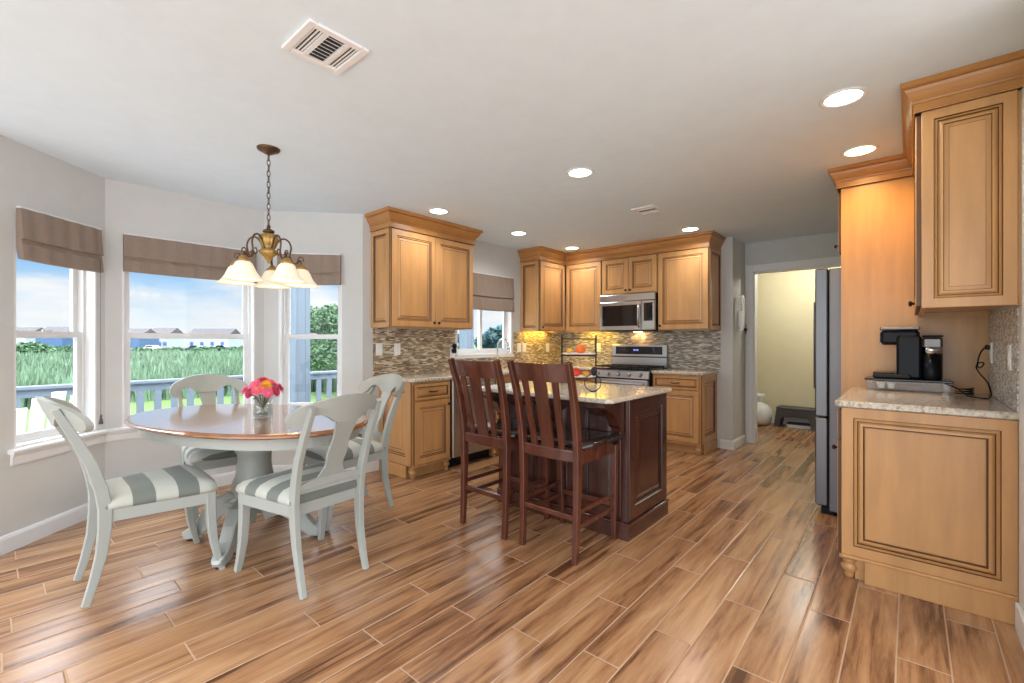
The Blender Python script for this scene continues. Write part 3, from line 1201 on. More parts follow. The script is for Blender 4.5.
# under cabinet lights
def strip(label, x0, x1, y0, y1):
    m = MB()
    m.box(x0, x1, y0, y1, ZU0 + .010, ZU0 + .0235, bev=.002)
    o = m.build('strip_light', 'ledstrip')
    tag(o, label, 'light', 'under-cabinet lights')
strip('glowing amber strip light under the cabinet left of the microwave', -3.52, -3.02, 5.42, 5.46)
strip('glowing amber strip light under the corner cabinet by the sink', -3.80, -3.76, 4.68, 5.16)

# ------------------------------------------------------------------ island
isl = thing('kitchen_island', 'dark cherry kitchen island with raised end panel and corbels', 'kitchen island', (-2.42, 2.62, 0), 0)
IW, ID = 1.09, .585
IT = CT - .029
m = MB()
m.box(.0, IW, 0, ID, .0, IT, bev=.002)
m.build('carcass', 'dark', isl)
m = MB()
X = T(IW, 0, 0) @ RZ(PI / 2)
m.panel(.002, .118, ID - .004, IT - .122, t=.014, X=X, fr=.08)
m.build('end_panel', ['dark', 'darkline'], isl)
m = MB()
m.sweep([(0.0005, 0), (.016, 0), (.016, .088), (.020, .092), (.022, .100), (.018, .106), (.0005, .112)], [(0, 0), (IW, 0), (IW, ID), (0, ID), (0, 0)][0:4])
m.build('plinth', 'dark', isl)
pw = (IW - .16) / 3
for k in range(3):
    m = MB()
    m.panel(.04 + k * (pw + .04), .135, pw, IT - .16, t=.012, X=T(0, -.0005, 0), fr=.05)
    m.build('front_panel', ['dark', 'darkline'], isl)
for xc in (.06, IW / 2, IW - .05):
    m = MB()
    prof = [(-.013, IT - .001), (-.235, IT - .001), (-.237, IT - .030), (-.220, IT - .045), (-.175, IT - .06), (-.125, IT - .085), (-.10, IT - .12), (-.09, IT - .15), (-.068, IT - .17), (-.045, IT - .178), (-.040, IT - .20), (-.013, IT - .205)]
    m.prism(prof, xc - .035, xc + .035, 'yz')
    m.build('corbel', 'dark', isl)
worktop('large granite island worktop above the bar stools', [(-2.452, 2.365), (-1.330, 2.345), (-1.292, 2.375), (-1.292, 3.24), (-2.452, 3.24)], t=.028)

# ------------------------------------------------------------------ right hand cabinets
RX0 = -.272
CTR = .930         # worktop height on this side
base_cabinet('maple base cabinet with large raised side panel under the coffee machine', (RX0, 3.895, 0), -PI / 2, .93, XW - RX0 - .002, (False, True), None, 'drawer', CT=CTR)
rb = [o for o in C.objects if o.get('label', '').startswith('maple base cabinet with large raised side')][0]
q = MB()
wl = XW - RX0 - .004
X = T(.93, 0, 0) @ RZ(PI / 2)
q.panel(.0, .128, wl, CTR - .036 - .128, t=.016, X=X, fr=.070,
        rings=[(0.0, 0.0, 0), (0.0, -.014, 0), (0.002, -.016, 0), (.050, -.016, 0), (.053, -.008, 1), (.066, -.013, 0), (.0695, -.005, 1), (.078, -.012, 0), (.090, -.013, 0), (.0935, -.004, 1), (.0965, -.004, 1), (.100, -.006, 0)])
q.box(.095, wl, -.020, -.0005, 0, .115, bev=.003, X=X)
q.box(.0, wl, -.024, -.0005, .112, .127, bev=.004, X=X)
q.build('end_panel', ['maple', 'glaze'], rb)
worktop('granite worktop carrying the coffee machine', [(XW - .002, 3.897), (-.303, 3.897), (-.303, 2.970), (-.280, 2.942), (XW - .002, 2.942)], z=CTR)
ZUR = 2.302
UR = upper_cabinet('maple wall cabinet above the coffee machine', (.040, 3.89, 1.395), -PI / 2, 1.03, XW - .040 - .002, ZUR - 1.395, 2, None, knobs=(1, -1))
q = MB()
X = T(1.03, 0, 0) @ RZ(PI / 2)
wu = XW - .040 - .018
q.panel(.0, .0, wu, ZUR - 1.395, t=.014, X=X, fr=.05,
        rings=[(0.0, 0.0, 0), (0.0, -.012, 0), (0.002, -.014, 0), (.042, -.014, 0), (.0445, -.006, 1), (.054, -.011, 0), (.057, -.004, 1), (.066, -.010, 0), (.074, -.011, 0), (.0765, -.004, 1), (.092, -.006, 0), (.0935, -.005, 1), (.097, -.005, 0)])
q.build('end_panel', ['maple', 'glaze'], UR)
# tall panel + cabinet above the fridge
fp = thing('fridge_enclosure', 'tall maple fridge side panel with cabinet over the fridge', 'cabinet', (-.362, 3.90, 0))
m = MB()
m.box(0, XW + .362 - .001, 0, .02, 0, ZUR)
m.build('side_panel', 'maple', fp)
m = MB()
m.box(.004, XW + .362 - .001, .021, .96, 1.84, ZUR)
m.build('carcass', 'maple', fp)
m = MB()
for k in range(2):
    q = MB()
    q.panel(.0, .0, (.465), .41, X=T(.003, .49 + .47 * k, 1.865) @ RZ(-PI / 2))
    do = q.build('door', ['maple', 'glaze'], fp)
    kk = MB()
    kk.lathe([(.005, 0), (.005, -.010), (.013, -.014), (.014, -.020), (.009, -.026)], (.43 if k == 0 else .035, -.0205, .05), 12, axis='y', X=T(.003, .49 + .47 * k, 1.865) @ RZ(-PI / 2))
    kk.build('knob', 'knob', do)
crown('maple crown molding over the fridge panel and coffee cabinet', [(XW - .001, 2.842), (.0165, 2.842), (.0165, 3.885), (-.384, 3.885), (-.384, 4.86)][::-1], k=.74, zb=ZUR)
m = MB()
m.box(XW - .008, XW - .0005, 2.945, 3.895, CTR + .0005, 1.394)
tag(m.build('mosaic_backsplash', 'mosaic_r'), 'silver mosaic backsplash on the right wall by the coffee machine', 'backsplash', 'mosaic backsplashes')

fr = thing('refrigerator', 'stainless refrigerator seen side-on beyond the maple panel', 'refrigerator', (-.435, 3.94, 0))
m = MB()
m.box(0.0, .79, .0, .90, .03, 1.76, bev=.006)
m.build('body', 'steelgrey', fr)
for k in range(2):
    m = MB()
    m.box(-.085, -.008, .003 + .449 * k, .447 + .449 * k, .70, 1.765, bev=.008)
    do = m.build('door', 'steeldark', fr)
    m = MB()
    yh = .40 if k == 0 else .50
    m.tube([(-.085, yh, .85), (-.135, yh, .87), (-.135, yh, 1.55), (-.085, yh, 1.57)], .012, 8)
    m.build('handle', 'steeldark', do)
m = MB()
m.box(-.085, -.008, .003, .896, .06, .69, bev=.008)
m.build('freezer_drawer', 'steeldark', fr)
for yy in (.05, .85):
    m = MB()
    m.box(-.05, .03, yy - .03, yy + .03, 0, .055, bev=.004)
    m.build('foot', 'black', fr)
for yy in (.70, .10):
    m = MB()
    m.lathe([(.02, 0), (.02, .03)], (.70, yy, 0), 10)
    m.build('foot', 'black', fr)

# ------------------------------------------------------------------ dining table
TA = math.radians(16.7)
tb = thing('dining_table', 'oval dining table with amber top and white pedestal in the bay', 'table', (-3.125, 1.11, 0), 0)


def superell(a, b, n, k=72, rot=TA):
    out = []
    for i in range(k):
        t = 2 * PI * i / k
        c, s = math.cos(t), math.sin(t)
        x = a * math.copysign(abs(c) ** (2 / n), c)
        y = b * math.copysign(abs(s) ** (2 / n), s)
        out.append((x * math.cos(rot) - y * math.sin(rot) - .055, x * math.sin(rot) + y * math.cos(rot) - .025))
    return out


TZ = .766
TAx, TBx, TN = .86, .488, 2.25
m = MB()
rs = []
for k, z in ((.03, TZ - .030), (.008, TZ - .028), (.0, TZ - .020), (.0, TZ - .012), (.006, TZ - .008), (.010, TZ - .003), (.016, TZ)):
    rs.append([(x, y, z) for x, y in superell(TAx - k, TBx - k, TN)])
m.loft(rs, 0, True, True)
tt = m.build('tabletop', 'tabletop', tb)
m = MB()
m.loft([[(x, y, z) for x, y in superell(TAx - .06, TBx - .06, TN)] for z in (TZ - .095, TZ - .0305)], 0, True, True)
m.build('apron', 'chair', tb)
m = MB()
m.lathe([(.16, .235), (.165, .25), (.15, .262), (.105, .275), (.112, .30), (.128, .33), (.125, .36), (.108, .40), (.098, .45), (.092, .50), (.098, .54), (.112, .57), (.104, .585), (.118, .60), (.130, .615), (.130, .645), (.30, .65), (.30, TZ - .0955)], (0, 0, 0), 28)
m.build('pedestal', 'chair', tb)
for k in range(4):
    a = PI / 4 + k * PI / 2
    X = RZ(a)
    m = MB()
    pts = [(.06, 0, .20), (.14, 0, .225), (.20, 0, .21), (.26, 0, .155), (.31, 0, .09), (.36, 0, .048), (.395, 0, .040), (.415, 0, .034), (.424, 0, .028)]
    dep = [.16, .14, .125, .105, .085, .07, .060, .046, .024]
    wid = [.09, .085, .08, .075, .07, .068, .066, .056, .034]
    m.bar(pts, wid, dep, (0, 1, 0), X=X)
    ft = m.build('foot', 'chair', tb)
    m = MB()
    m.lathe([(.022, .0), (.024, .003), (.024, .0095)], (.385, 0, 0), 12, X=X)
    m.build('glide', 'black', ft)

# ------------------------------------------------------------------ dining chairs


def make_chair(label):
    """origin on the floor under the seat centre, sitter looks to +y"""
    r = thing('dining_chair', label, 'chair', (0, 0, 0), 0, 'white splat-back dining chairs around the table')
    # cushion
    m = MB()
    def seat_outline(k, nn=10):
        f, bk, fw, bw = .245 - k, -.195 + k, .258 - k, .198 - k
        pts = []
        for i in range(nn + 1):      # front edge, slightly bowed
            t = -1 + 2 * i / nn
            pts.append((fw * t, f + .022 * (1 - t * t)))
        pts = pts[::-1]              # right to left
        for i in range(1, nn):
            t = i / nn
            pts.append((-(fw + (bw - fw) * t), f + (bk - f) * t))
        for i in range(nn + 1):
            t = -1 + 2 * i / nn
            pts.append((bw * t, bk))
        for i in range(1, nn):
            t = i / nn
            pts.append((bw + (fw - bw) * t, bk + (f - bk) * t))
        return pts
    rs = []
    for k, z in ((.004, .432), (-.004, .440), (-.006, .452), (.000, .472), (.020, .492), (.07, .508), (.14, .516)):
        rs.append([(x, y, z) for x, y in seat_outline(k)])
    m.loft(rs, 0, True, True, True)
    m.build('seat_cushion', 'stripe', r)
    # apron frame
    m = MB()
    o, i_ = seat_outline(.004), seat_outline(.026)
    m.loft([[(x, y, .375) for x, y in i_], [(x, y, .375) for x, y in o], [(x, y, .4315) for x, y in o], [(x, y, .4315) for x, y in i_]], 0, False, True)
    m.build('seat_frame', 'chair', r)
    # front sabre legs
    for s in (-1, 1):
        m = MB()
        pts = [(s * .229, .222, .432), (s * .229, .224, .36), (s * .230, .228, .26), (s * .233, .238, .16), (s * .238, .256, .07), (s * .243, .275, 0)]
        m.bar(pts, [.046, .046, .044, .040, .034, .030], [.046, .046, .042, .036, .031, .028], (1, 0, 0))
        m.build('leg', 'chair', r)
    # rear legs continue as back posts
    for s in (-1, 1):
        m = MB()
        pts = [(s * .178, -.268, 0), (s * .178, -.240, .10), (s * .180, -.213, .22), (s * .183, -.200, .34), (s * .186, -.198, .44), (s * .188, -.214, .54), (s * .191, -.248, .66), (s * .190, -.298, .78), (s * .188, -.346, .88), (s * .186, -.368, .93)]
        m.bar(pts, [.026, .028, .030, .032, .032, .031, .030, .028, .027, .026], [.030, .036, .044, .052, .056, .052, .046, .040, .034, .028], (1, 0, 0))
        m.build('leg', 'chair', r, None)
    # crest rail: arched plate with rounded drooping lobes
    top, bot = [], []
    n = 48
    W_ = .262
    for i in range(n + 1):
        x = W_ * math.sin((-1 + 2 * i / n) * PI / 2)
        ax = abs(x)
        t = 0.980 - .070 * (ax / W_) ** 2
        if ax < .062:
            b = .842
        elif ax < .165:
            u = (ax - .062) / .103
            b = .842 + .046 * math.sin(min(u * 1.25, 1) * PI / 2)
        else:
            u = (ax - .165) / (W_ - .165)
            b = .888 - .066 * math.sin(min(u * 1.6, 1) * PI / 2)
        if ax > W_ - .045:
            e = (ax - (W_ - .045)) / .045
            mid = .868
            k = math.sqrt(max(0, 1 - e * e))
            t = mid + (t - mid) * k
            b = mid + (b - mid) * k
        top.append((x, t))
        bot.append((x, b))
    m = MB()
    def bow(x, z):
        return -.392 - (z - .93) * .40 + .104 * (x / W_) ** 2
    rings = []
    for (xt, zt), (xb, zb) in zip(top, bot):
        if zt - zb < .002:
            zt, zb = zt + .001, zb - .001
        zm = (zt + zb) / 2
        rings.append([(xb, bow(xb, zb) + .014, zb), (xb, bow(xb, zb) - .014, zb), (xt, bow(xt, zm) - .015, zm), (xt, bow(xt, zt) - .013, zt), (xt, bow(xt, zt) + .013, zt), (xt, bow(xt, zm) + .015, zm)])
    m.loft(rings, 0, True, True)
    m.build('crest_rail', 'chair', r)
    # vase shaped splat
    m = MB()
    prof = [(.842, .060), (.80, .052), (.76, .046), (.73, .046), (.69, .052), (.66, .054), (.63, .048), (.60, .048), (.59, .054), (.565, .066), (.548, .080)]
    rings = []
    for z, hw in prof:
        t = (z - .50) / (.842 - .50)
        y = -.206 - .151 * t ** 1.2
        rings.append([(-hw, y - .008, z), (hw, y - .008, z), (hw, y + .008, z), (-hw, y + .008, z)])
    m.loft(rings, 0, True, True)
    m.build('splat', 'chair', r)
    m = MB()
    m.prism([(-.172, .508), (.172, .508), (.172, .532), (.12, .545), (.081, .5475), (-.081, .5475), (-.12, .545), (-.172, .532)], -.228, -.206, 'xz')
    m.build('back_rail', 'chair', r)
    return r


ch1 = make_chair('white dining chair seen from the side in front of the left window')
ch1.location = (-3.082, .572, 0)
ch1.rotation_euler = (0, 0, math.radians(-1))
copy_tree(ch1, None, (-2.49, 1.155, 0), math.radians(95), 'white dining chair nearest the camera with its splat back turned to us')
copy_tree(ch1, None, (-3.13, 1.735, 0), PI, 'white dining chair between the table and the maple base cabinet')
copy_tree(ch1, None, (-3.83, 1.14, 0), -PI / 2, 'white dining chair behind the table against the middle bay window')

# ------------------------------------------------------------------ bar stools


def make_stool(label):
    r = thing('bar_stool', label, 'bar stool', (0, 0, 0), 0, 'dark cherry bar stools at the island')
    for s in (-1, 1):
        m = MB()
        pts = [(s * .190, -.215, 0), (s * .192, -.205, .18), (s * .194, -.198, .40), (s * .196, -.198, .60), (s * .198, -.208, .72), (s * .201, -.232, .86), (s * .205, -.268, 1.00), (s * .208, -.310, 1.125)]
        m.bar(pts, [.030, .032, .034, .035, .034, .033, .031, .028], [.034, .038, .044, .050, .050, .046, .042, .036], (1, 0, 0))
        m.build('leg', 'stoolwood', r)
        m = MB()
        pts = [(s * .205, .205, .60), (s * .204, .206, .40), (s * .199, .212, .18), (s * .194, .222, 0)]
        m.bar(pts, [.040, .038, .034, .028], [.040, .038, .034, .028], (1, 0, 0))
        m.build('leg', 'stoolwood', r)
    # seat
    m = MB()
    rs = []
    for k, z in ((.012, .622), (0, .630), (0, .648), (.010, .660), (.05, .664), (.12, .660)):
        n = 8
        pts = []
        f, b, fw, bw = .250 - k, -.172 + k, .238 - k, .215 - k
        for i in range(n + 1):
            t = 1 - 2 * i / n
            pts.append((fw * t, f + .012 * (1 - t * t)))
        for i in range(n + 1):
            t = -1 + 2 * i / n
            pts.append((bw * t, b))
        rs.append([(x, y, z) for x, y in pts])
    m.loft(rs, 0, True, True, True)
    m.build('seat', 'seatdark', r)
    m = MB()
    m.box(-.185, .185, .205, .230, .545, .620)
    for s in (-1, 1):
        m.box(s * .190 - .012, s * .190 + .012, -.17, .20, .545, .620)
    m.build('seat_frame', 'stoolwood', r)
    m = MB()
    pts = [(-.178, -.198, .592), (-.1, -.206, .592), (0, -.209, .592), (.1, -.206, .592), (.178, -.198, .592)]
    m.bar(pts, .066, .024, (0, 0, 1))
    m.build('lower_back_rail', 'stoolwood', r)
    # curved crest
    m = MB()
    rings = []
    n = 14
    for i in range(n + 1):
        x = -.190 + .38 * i / n
        bw = -.032 * (1 - (x / .190) ** 2)
        z0, z1 = 1.012, 1.118
        rings.append([(x, -.268 + bw + .012, z0), (x, -.268 + bw - .010, z0), (x, -.300 + bw - .010, z1), (x, -.300 + bw + .010, z1)])
    m.loft(rings, 0, True)
    m.build('crest_rail', 'stoolwood', r)
    # three bent slats
    for xc, hw, xt in ((-.098, .019, -.108), (0, .043, 0), (.098, .019, .108)):
        m = MB()
        rings = []
        for i in range(9):
            t = i / 8
            z = .610 + (1.012 - .610) * t
            x = xc + (xt - xc) * t
            y = -.206 - .014 * math.sin(t * PI) + (-.086 + .0) * t ** 1.7
            rings.append([(x - hw, y - .007, z), (x + hw, y - .007, z), (x + hw, y + .007, z), (x - hw, y + .007, z)])
        m.loft(rings, 0, True)
        m.build('slat', 'stoolwood', r)
    # stretchers
    m = MB()
    m.box(-.175, .175, -.215, -.193, .232, .262, bev=.004)
    m.build('stretcher', 'stoolwood', r)
    m = MB()
    m.box(-.182, .182, .200, .222, .205, .240, bev=.004)
    m.build('footrest', 'stoolwood', r)
    for s in (-1, 1):
        for z in (.285, .200):
            m = MB()
            m.bar([(s * .198, -.185, z), (s * .199, .192, z)], .018, .026, (1, 0, 0))
            m.build('stretcher', 'stoolwood', r)
    return r


st = make_stool('dark cherry slat-back bar stool, the left one of the pair at the island')
st.location = (-2.112, 2.35, 0)
copy_tree(st, None, (-1.597, 2.365, 0), 0, 'dark cherry slat-back bar stool near the right end of the island')

# ------------------------------------------------------------------ chandelier
cx_, cy_ = -3.01, 1.15
chd = thing('chandelier', 'bronze and gold chandelier with frosted bell shades hanging over the dining table', 'chandelier', (cx_, cy_, 0))
m = MB()
m.lathe([(.020, ZC - .035), (.030, ZC - .028), (.062, ZC - .012), (.066, ZC - .004), (.066, ZC - .0005)], (0, 0, 0), 24)
m.build('canopy', 'bronze', chd)
m = MB()
z = ZC - .036
k = 0
while z > 1.967:
    pts = []
    for i in range(12):
        a = 2 * PI * i / 12
        u, w_ = .009 * math.cos(a), .021 * math.sin(a)
        pts.append(((u, 0, z - .018 + w_) if k % 2 == 0 else (0, u, z - .018 + w_)))
    m.tube(pts, .0026, 6, closed=True)
    z -= .034
    k += 1
m.build('chain', 'bronze', chd)
m = MB()
m.lathe([(.006, 1.967), (.012, 1.954), (.010, 1.942), (.032, 1.930), (.034, 1.920), (.026, 1.914)], (0, 0, 0), 18)
m.build('cap', 'bronze', chd)
m = MB()
m.lathe([(.028, 1.913), (.046, 1.900), (.052, 1.878), (.047, 1.853), (.036, 1.832), (.028, 1.820), (.042, 1.810), (.052, 1.800), (.044, 1.782), (.026, 1.767), (.018, 1.752), (.008, 1.737), (.002, 1.724)], (0, 0, 0), 36, fl=lambda a: 1 + .10 * math.sin(12 * a))
m.build('body', 'gold', chd)
cam_ang = math.atan2(-cy_, -cx_)          # towards the camera
RR = .192
for k in range(5):
    a = cam_ang + math.radians(30 + 72 * k)
    X = RZ(a)
    m = MB()
    pts = smooth([(.030, 0, 1.815), (.055, 0, 1.868), (.085, 0, 1.890), (.116, 0, 1.876), (.130, 0, 1.838), (.124, 0, 1.790), (.138, 0, 1.748), (.164, 0, 1.742), (.184, 0, 1.764), (RR, 0, 1.740)], 4)
    m.tube(pts, .0055, 8, X=X)
    m.tube(smooth([(.124, 0, 1.790), (.106, 0, 1.766), (.092, 0, 1.782), (.100, 0, 1.804), (.110, 0, 1.798)], 4), .0038, 6, X=X)
    m.tube(smooth([(.164, 0, 1.742), (.178, 0, 1.784), (.200, 0, 1.782), (.206, 0, 1.760)], 4), .0038, 6, X=X)
    arm = m.build('arm', 'bronze', chd)
    m = MB()
    m.lathe([(.012, 1.741), (.020, 1.735), (.026, 1.724), (.036, 1.714), (.034, 1.706)], (RR, 0, 0), 14, X=X)
    m.build('socket_cup', 'gold', arm)
    m = MB()
    prof = [(.034, 1.7055), (.044, 1.696), (.054, 1.676), (.064, 1.652), (.078, 1.628), (.094, 1.610), (.106, 1.600)]
    prof2 = [(r_ - .004, z_) for r_, z_ in prof][::-1]
    m.lathe(prof + prof2, (RR, 0, 0), 36, X=X, caps=False, fl=lambda a: 1 + .015 * math.sin(9 * a))
    m.build('lamp_shade', 'lampshade', arm)
    lp = bpy.data.lights.new('chandelier_bulb', 'POINT')
    lp.energy = 1.5
    lp.color = (1.0, 0.72, 0.42)
    lp.shadow_soft_size = .03
    lo = bpy.data.objects.new('chandelier_bulb', lp)
    lo.parent = chd
    p = X @ Vector((RR, 0, 1.650))
    lo.location = p
    C.objects.link(lo)

# ------------------------------------------------------------------ recessed lights and vents
SPOTS = [(-.248, 2.764, 'recessed ceiling light above the coffee cabinet, nearest the right edge', 'n'),
         (-.238, 3.60, 'recessed ceiling light shining on the fridge panel', 'w'),
         (-1.767, 2.764, 'recessed ceiling light in the middle of the ceiling over the island', 'n'),
         (-3.27, 2.727, 'recessed ceiling light over the two-door cabinet beside the bay', 'n'),
         (-3.27, 3.866, 'recessed ceiling light in front of the sink window', 'n'),
         (-3.27, 4.93, 'recessed ceiling light at the kitchen corner', 'n'),
         (-1.769, 4.93, 'recessed ceiling light in front of the tall cabinet right of the microwave', 'n')]


def recessed(x, y, label, w):
    r = thing('recessed_light', label, 'ceiling light', (x, y, ZC), 0, 'recessed ceiling lights')
    m = MB()
    m.lathe([(.098, -.0005), (.100, -.004), (.094, -.007), (.078, -.005), (.078, -.0005)], (0, 0, 0), 32)
    m.build('trim_ring', 'white', r)
    m = MB()
    m.lathe([(.077, -.0008), (.077, -.0035), (.05, -.005), (.01, -.0055)], (0, 0, 0), 28)
    m.build('lens', 'bulb' if w == 'n' else 'warmbulb', r)
    sp = bpy.data.lights.new('recessed_lamp', 'SPOT')
    sp.energy = 36 if w == 'n' else 46
    sp.spot_size = math.radians(160)
    sp.spot_blend = 0.9
    sp.color = (1.0, 0.97, 0.93) if w == 'n' else (1.0, 0.62, 0.20)
    sp.shadow_soft_size = .07
    so_ = bpy.data.objects.new('recessed_lamp', sp)
    so_.parent = r
    so_.location = (0, 0, -.012)
    C.objects.link(so_)


for s_ in SPOTS:
    recessed(*s_)


def vent(label, x, y, w, d, rz=0.0):
    r = thing('ceiling_vent', label, 'vent', (x, y, ZC), rz, 'ceiling vents')
    m = MB()
    f = .03
    m.box(-w / 2, w / 2, -d / 2, -d / 2 + f, -.012, -.0005, bev=.003)
    m.box(-w / 2, w / 2, d / 2 - f, d / 2, -.012, -.0005, bev=.003)
    m.box(-w / 2, -w / 2 + f, -d / 2 + f, d / 2 - f, -.012, -.0005, bev=.003)
    m.box(w / 2 - f, w / 2, -d / 2 + f, d / 2 - f, -.012, -.0005, bev=.003)
    q = d / 2 - f
    for yy in (-q * .45, q * .45):
        m.box(-w / 2 + f, w / 2 - f, yy - .009, yy + .009, -.011, -.0005)
    m.build('frame', 'vent', r)
    m = MB()
    m.box(-w / 2 + f, w / 2 - f, -q, q, -.0022, -.0006)
    m.build('duct', 'ventdark', r)
    # central bank of louvres across, side banks along
    m = MB()
    n = 8
    for i in range(n):
        x0 = -w / 2 + f + (w - 2 * f) * (i + .5) / n
        m.add([(x0 - .010, -q * .43, -.003), (x0 + .004, -q * .43, -.011), (x0 + .004, q * .43, -.011), (x0 - .010, q * .43, -.003),
               (x0 - .010, -q * .43, -.0045), (x0 + .004, -q * .43, -.0125), (x0 + .004, q * .43, -.0125), (x0 - .010, q * .43, -.0045)],
              [(0, 1, 2, 3), (7, 6, 5, 4), (0, 4, 5, 1), (2, 6, 7, 3), (1, 5, 6, 2), (3, 7, 4, 0)])
    for s in (-1, 1):
        for j in range(3):
            yy = s * (q * .62 + j * q * .15)
            a, b = yy - .0035, yy + .0035
            m.box(-w / 2 + f, w / 2 - f, a, b, -.0050, -.0035)
    m.build('louvre_slats', 'vent', r)


vent('white ceiling vent nearest the camera, left of the chandelier top', -1.80, .908, .25, .25)
vent('small white ceiling vent over the kitchen aisle', -1.80, 3.94, .22, .23)

# ------------------------------------------------------------------ outlets and switches


def plate(name, label, X, w=.072, h=.118, gang=1, kind='outlet'):
    r = thing(name, label, 'outlet' if kind == 'outlet' else 'light switch', X @ Vector((0, 0, 0)), X.to_euler().z, 'white wall plates on the mosaic')
    m = MB()
    m.box(-w / 2, w / 2, -.007, -.0005, -h / 2, h / 2, bev=.003)
    m.build('cover_plate', 'plate', r)
    for g in range(gang):
        x = (g - (gang - 1) / 2) * .046
        m = MB()
        m.box(x - .016, x + .016, -.0095, -.0072, -.034, .034, bev=.001)
        s_ = m.build('rocker' if kind != 'outlet' else 'receptacle', 'plate', r)
        if kind == 'outlet':
            q = MB()
            for zz in (-.018, .018):
                for xx in (-.006, .006):
                    q.box(x + xx - .0012, x + xx + .0012, -.0101, -.0096, zz - .005, zz + .005)
            q.build('slot', 'plateslot', s_)
    return r


XSM = T(XS + .0085, 0, 0) @ RZ(PI / 2)
plate('light_switch', 'white light switch on the mosaic nearest the bay', T(XS + .0085, 2.487, 1.165) @ RZ(PI / 2), kind='switch')
plate('wall_outlet', 'white outlet on the mosaic under the two-door cabinet, second from the bay', T(XS + .0085, 2.695, 1.163) @ RZ(PI / 2))
po = plate('wall_outlet', 'white outlet with a black plug beside the sink window', T(XS + .0085, 3.425, 1.115) @ RZ(PI / 2))
plate('light_switch', 'white light switch on the mosaic just right of the sink window', T(XS + .0085, 4.585, 1.16) @ RZ(PI / 2), w=.078, kind='switch')
plate('light_switch', 'white light switch under the corner cabinet, second from the sink window', T(XS + .0085, 4.69, 1.16) @ RZ(PI / 2), w=.078, kind='switch')
plate('wall_outlet', 'white outlet on the amber lit mosaic in the corner', T(XS + .0085, 5.21, 1.155) @ RZ(PI / 2))
plate('wall_outlet', 'white outlet on the grey mosaic left of the range', T(-3.27, YR - .0085, 1.156))
plate('wall_outlet', 'white outlet on the right wall with the coffee cable plugged in', T(XW - .0085, 3.74, 1.175) @ RZ(-PI / 2))
plate('wall_outlet', 'white outlet at the near edge of the silver mosaic', T(XW - .0085, 3.11, 1.165) @ RZ(-PI / 2))
pg = thing('plug_in_device', 'black plug-in device in the outlet beside the sink window', 'charger', (XS + .019, 3.425, 1.13), PI / 2)
m = MB()
m.box(-.022, .022, -.045, -.0005, -.02, .03, bev=.008)
m.build('body', 'black', pg)
m = MB()
m.sphere((0, -.03, .058), .032, sq=(1, .8, .95))
m.build('top_cap', 'black', pg)

# ------------------------------------------------------------------ faucet
fc = thing('faucet', 'tall gooseneck nickel faucet in front of the sink window', 'faucet', (-3.74, 4.03, CT + .0005), 0)
m = MB()
m.lathe([(.028, 0), (.028, .008), (.020, .014), (.018, .06), (.014, .065)], (0, 0, 0), 16)
m.tube([(0, 0, .06), (0, 0, .26), (.012, 0, .315), (.045, .0, .352), (.09, 0, .365), (.135, 0, .352), (.165, 0, .315), (.172, 0, .26)], .011, 10)
m.lathe([(.014, .2), (.016, .215), (.016, .262), (.012, .268)], (.172, 0, 0), 12)
m.build('spout', 'chrome', fc)
m = MB()
m.tube([(.0, -.018, .045), (.0, -.05, .055), (.01, -.085, .085)], .007, 8)
m.build('handle', 'chrome', fc)

# ------------------------------------------------------------------ fruit stand on the island
fs = thing('fruit_stand', 'two-tier black wire stand with white platters on the island worktop', 'stand', (-2.015, 3.135, CT + .0005), math.radians(33))
m = MB()
hw, hd, hh = .135, .075, .385
for s in (-1, 1):
    m.tube([(s * hw, -hd, 0), (s * hw, -hd, hh - .02), (s * hw, -hd + .03, hh), (s * hw, hd - .03, hh), (s * hw, hd, hh - .02), (s * hw, hd, 0)], .004, 8)
for yy in (-hd, hd):
    m.tube([(-hw, yy, hh - .03), (hw, yy, hh - .03)], .004, 8)
for zz in (.040, .222):
    m.tube([(-hw, -hd, zz), (hw, -hd, zz), (hw, hd, zz), (-hw, hd, zz)], .004, 6, closed=True)
m.build('wire_frame', 'iron', fs)
PL_ = []
for zz, nm in ((.046, 'lower'), (.228, 'upper')):
    m = MB()
    rs = []
    for k, z in ((.035, zz), (.0, zz + .008), (-.008, zz + .014), (.004, zz + .013), (.035, zz + .006)):
        rs.append([(x * (hw - k), y * (hd + .01 - k), z) for x, y in [(math.copysign(abs(math.cos(t)) ** .45, math.cos(t)), math.copysign(abs(math.sin(t)) ** .45, math.sin(t))) for t in [2 * PI * i / 32 for i in range(32)]]])
    m.loft(rs, 0, True, True, True)
    o = m.build('platter', 'plate')
    tag(o, 'white platter on the %s tier of the wire stand' % nm, 'plate', 'white platters on the stand')
    o.location = fs.location
    o.rotation_euler = fs.rotation_euler


def fruit(name, label, cat, x, y, z, r, mat, sq=(1, 1, .9), grp='fruit on the wire stand'):
    p = Matrix.Rotation(math.radians(33), 4, 'Z') @ Vector((x, y, 0)) + Vector(fs.location)
    ro = thing(name, label, cat, (p.x, p.y, fs.location.z + z), 0, grp)
    m = MB()
    m.sphere((0, 0, r * sq[2] * .99), r, sq=sq, fn=lambda t, a: 1 + .03 * math.cos(5 * t) - (.10 * max(0, math.sin(a)) ** 8))
    m.build('flesh', mat, ro)
    m = MB()
    m.tube([(0, 0, r * sq[2] * 1.75), (.003, 0, r * sq[2] * 2.05)], .003, 6)
    m.build('stem', 'bark', ro)


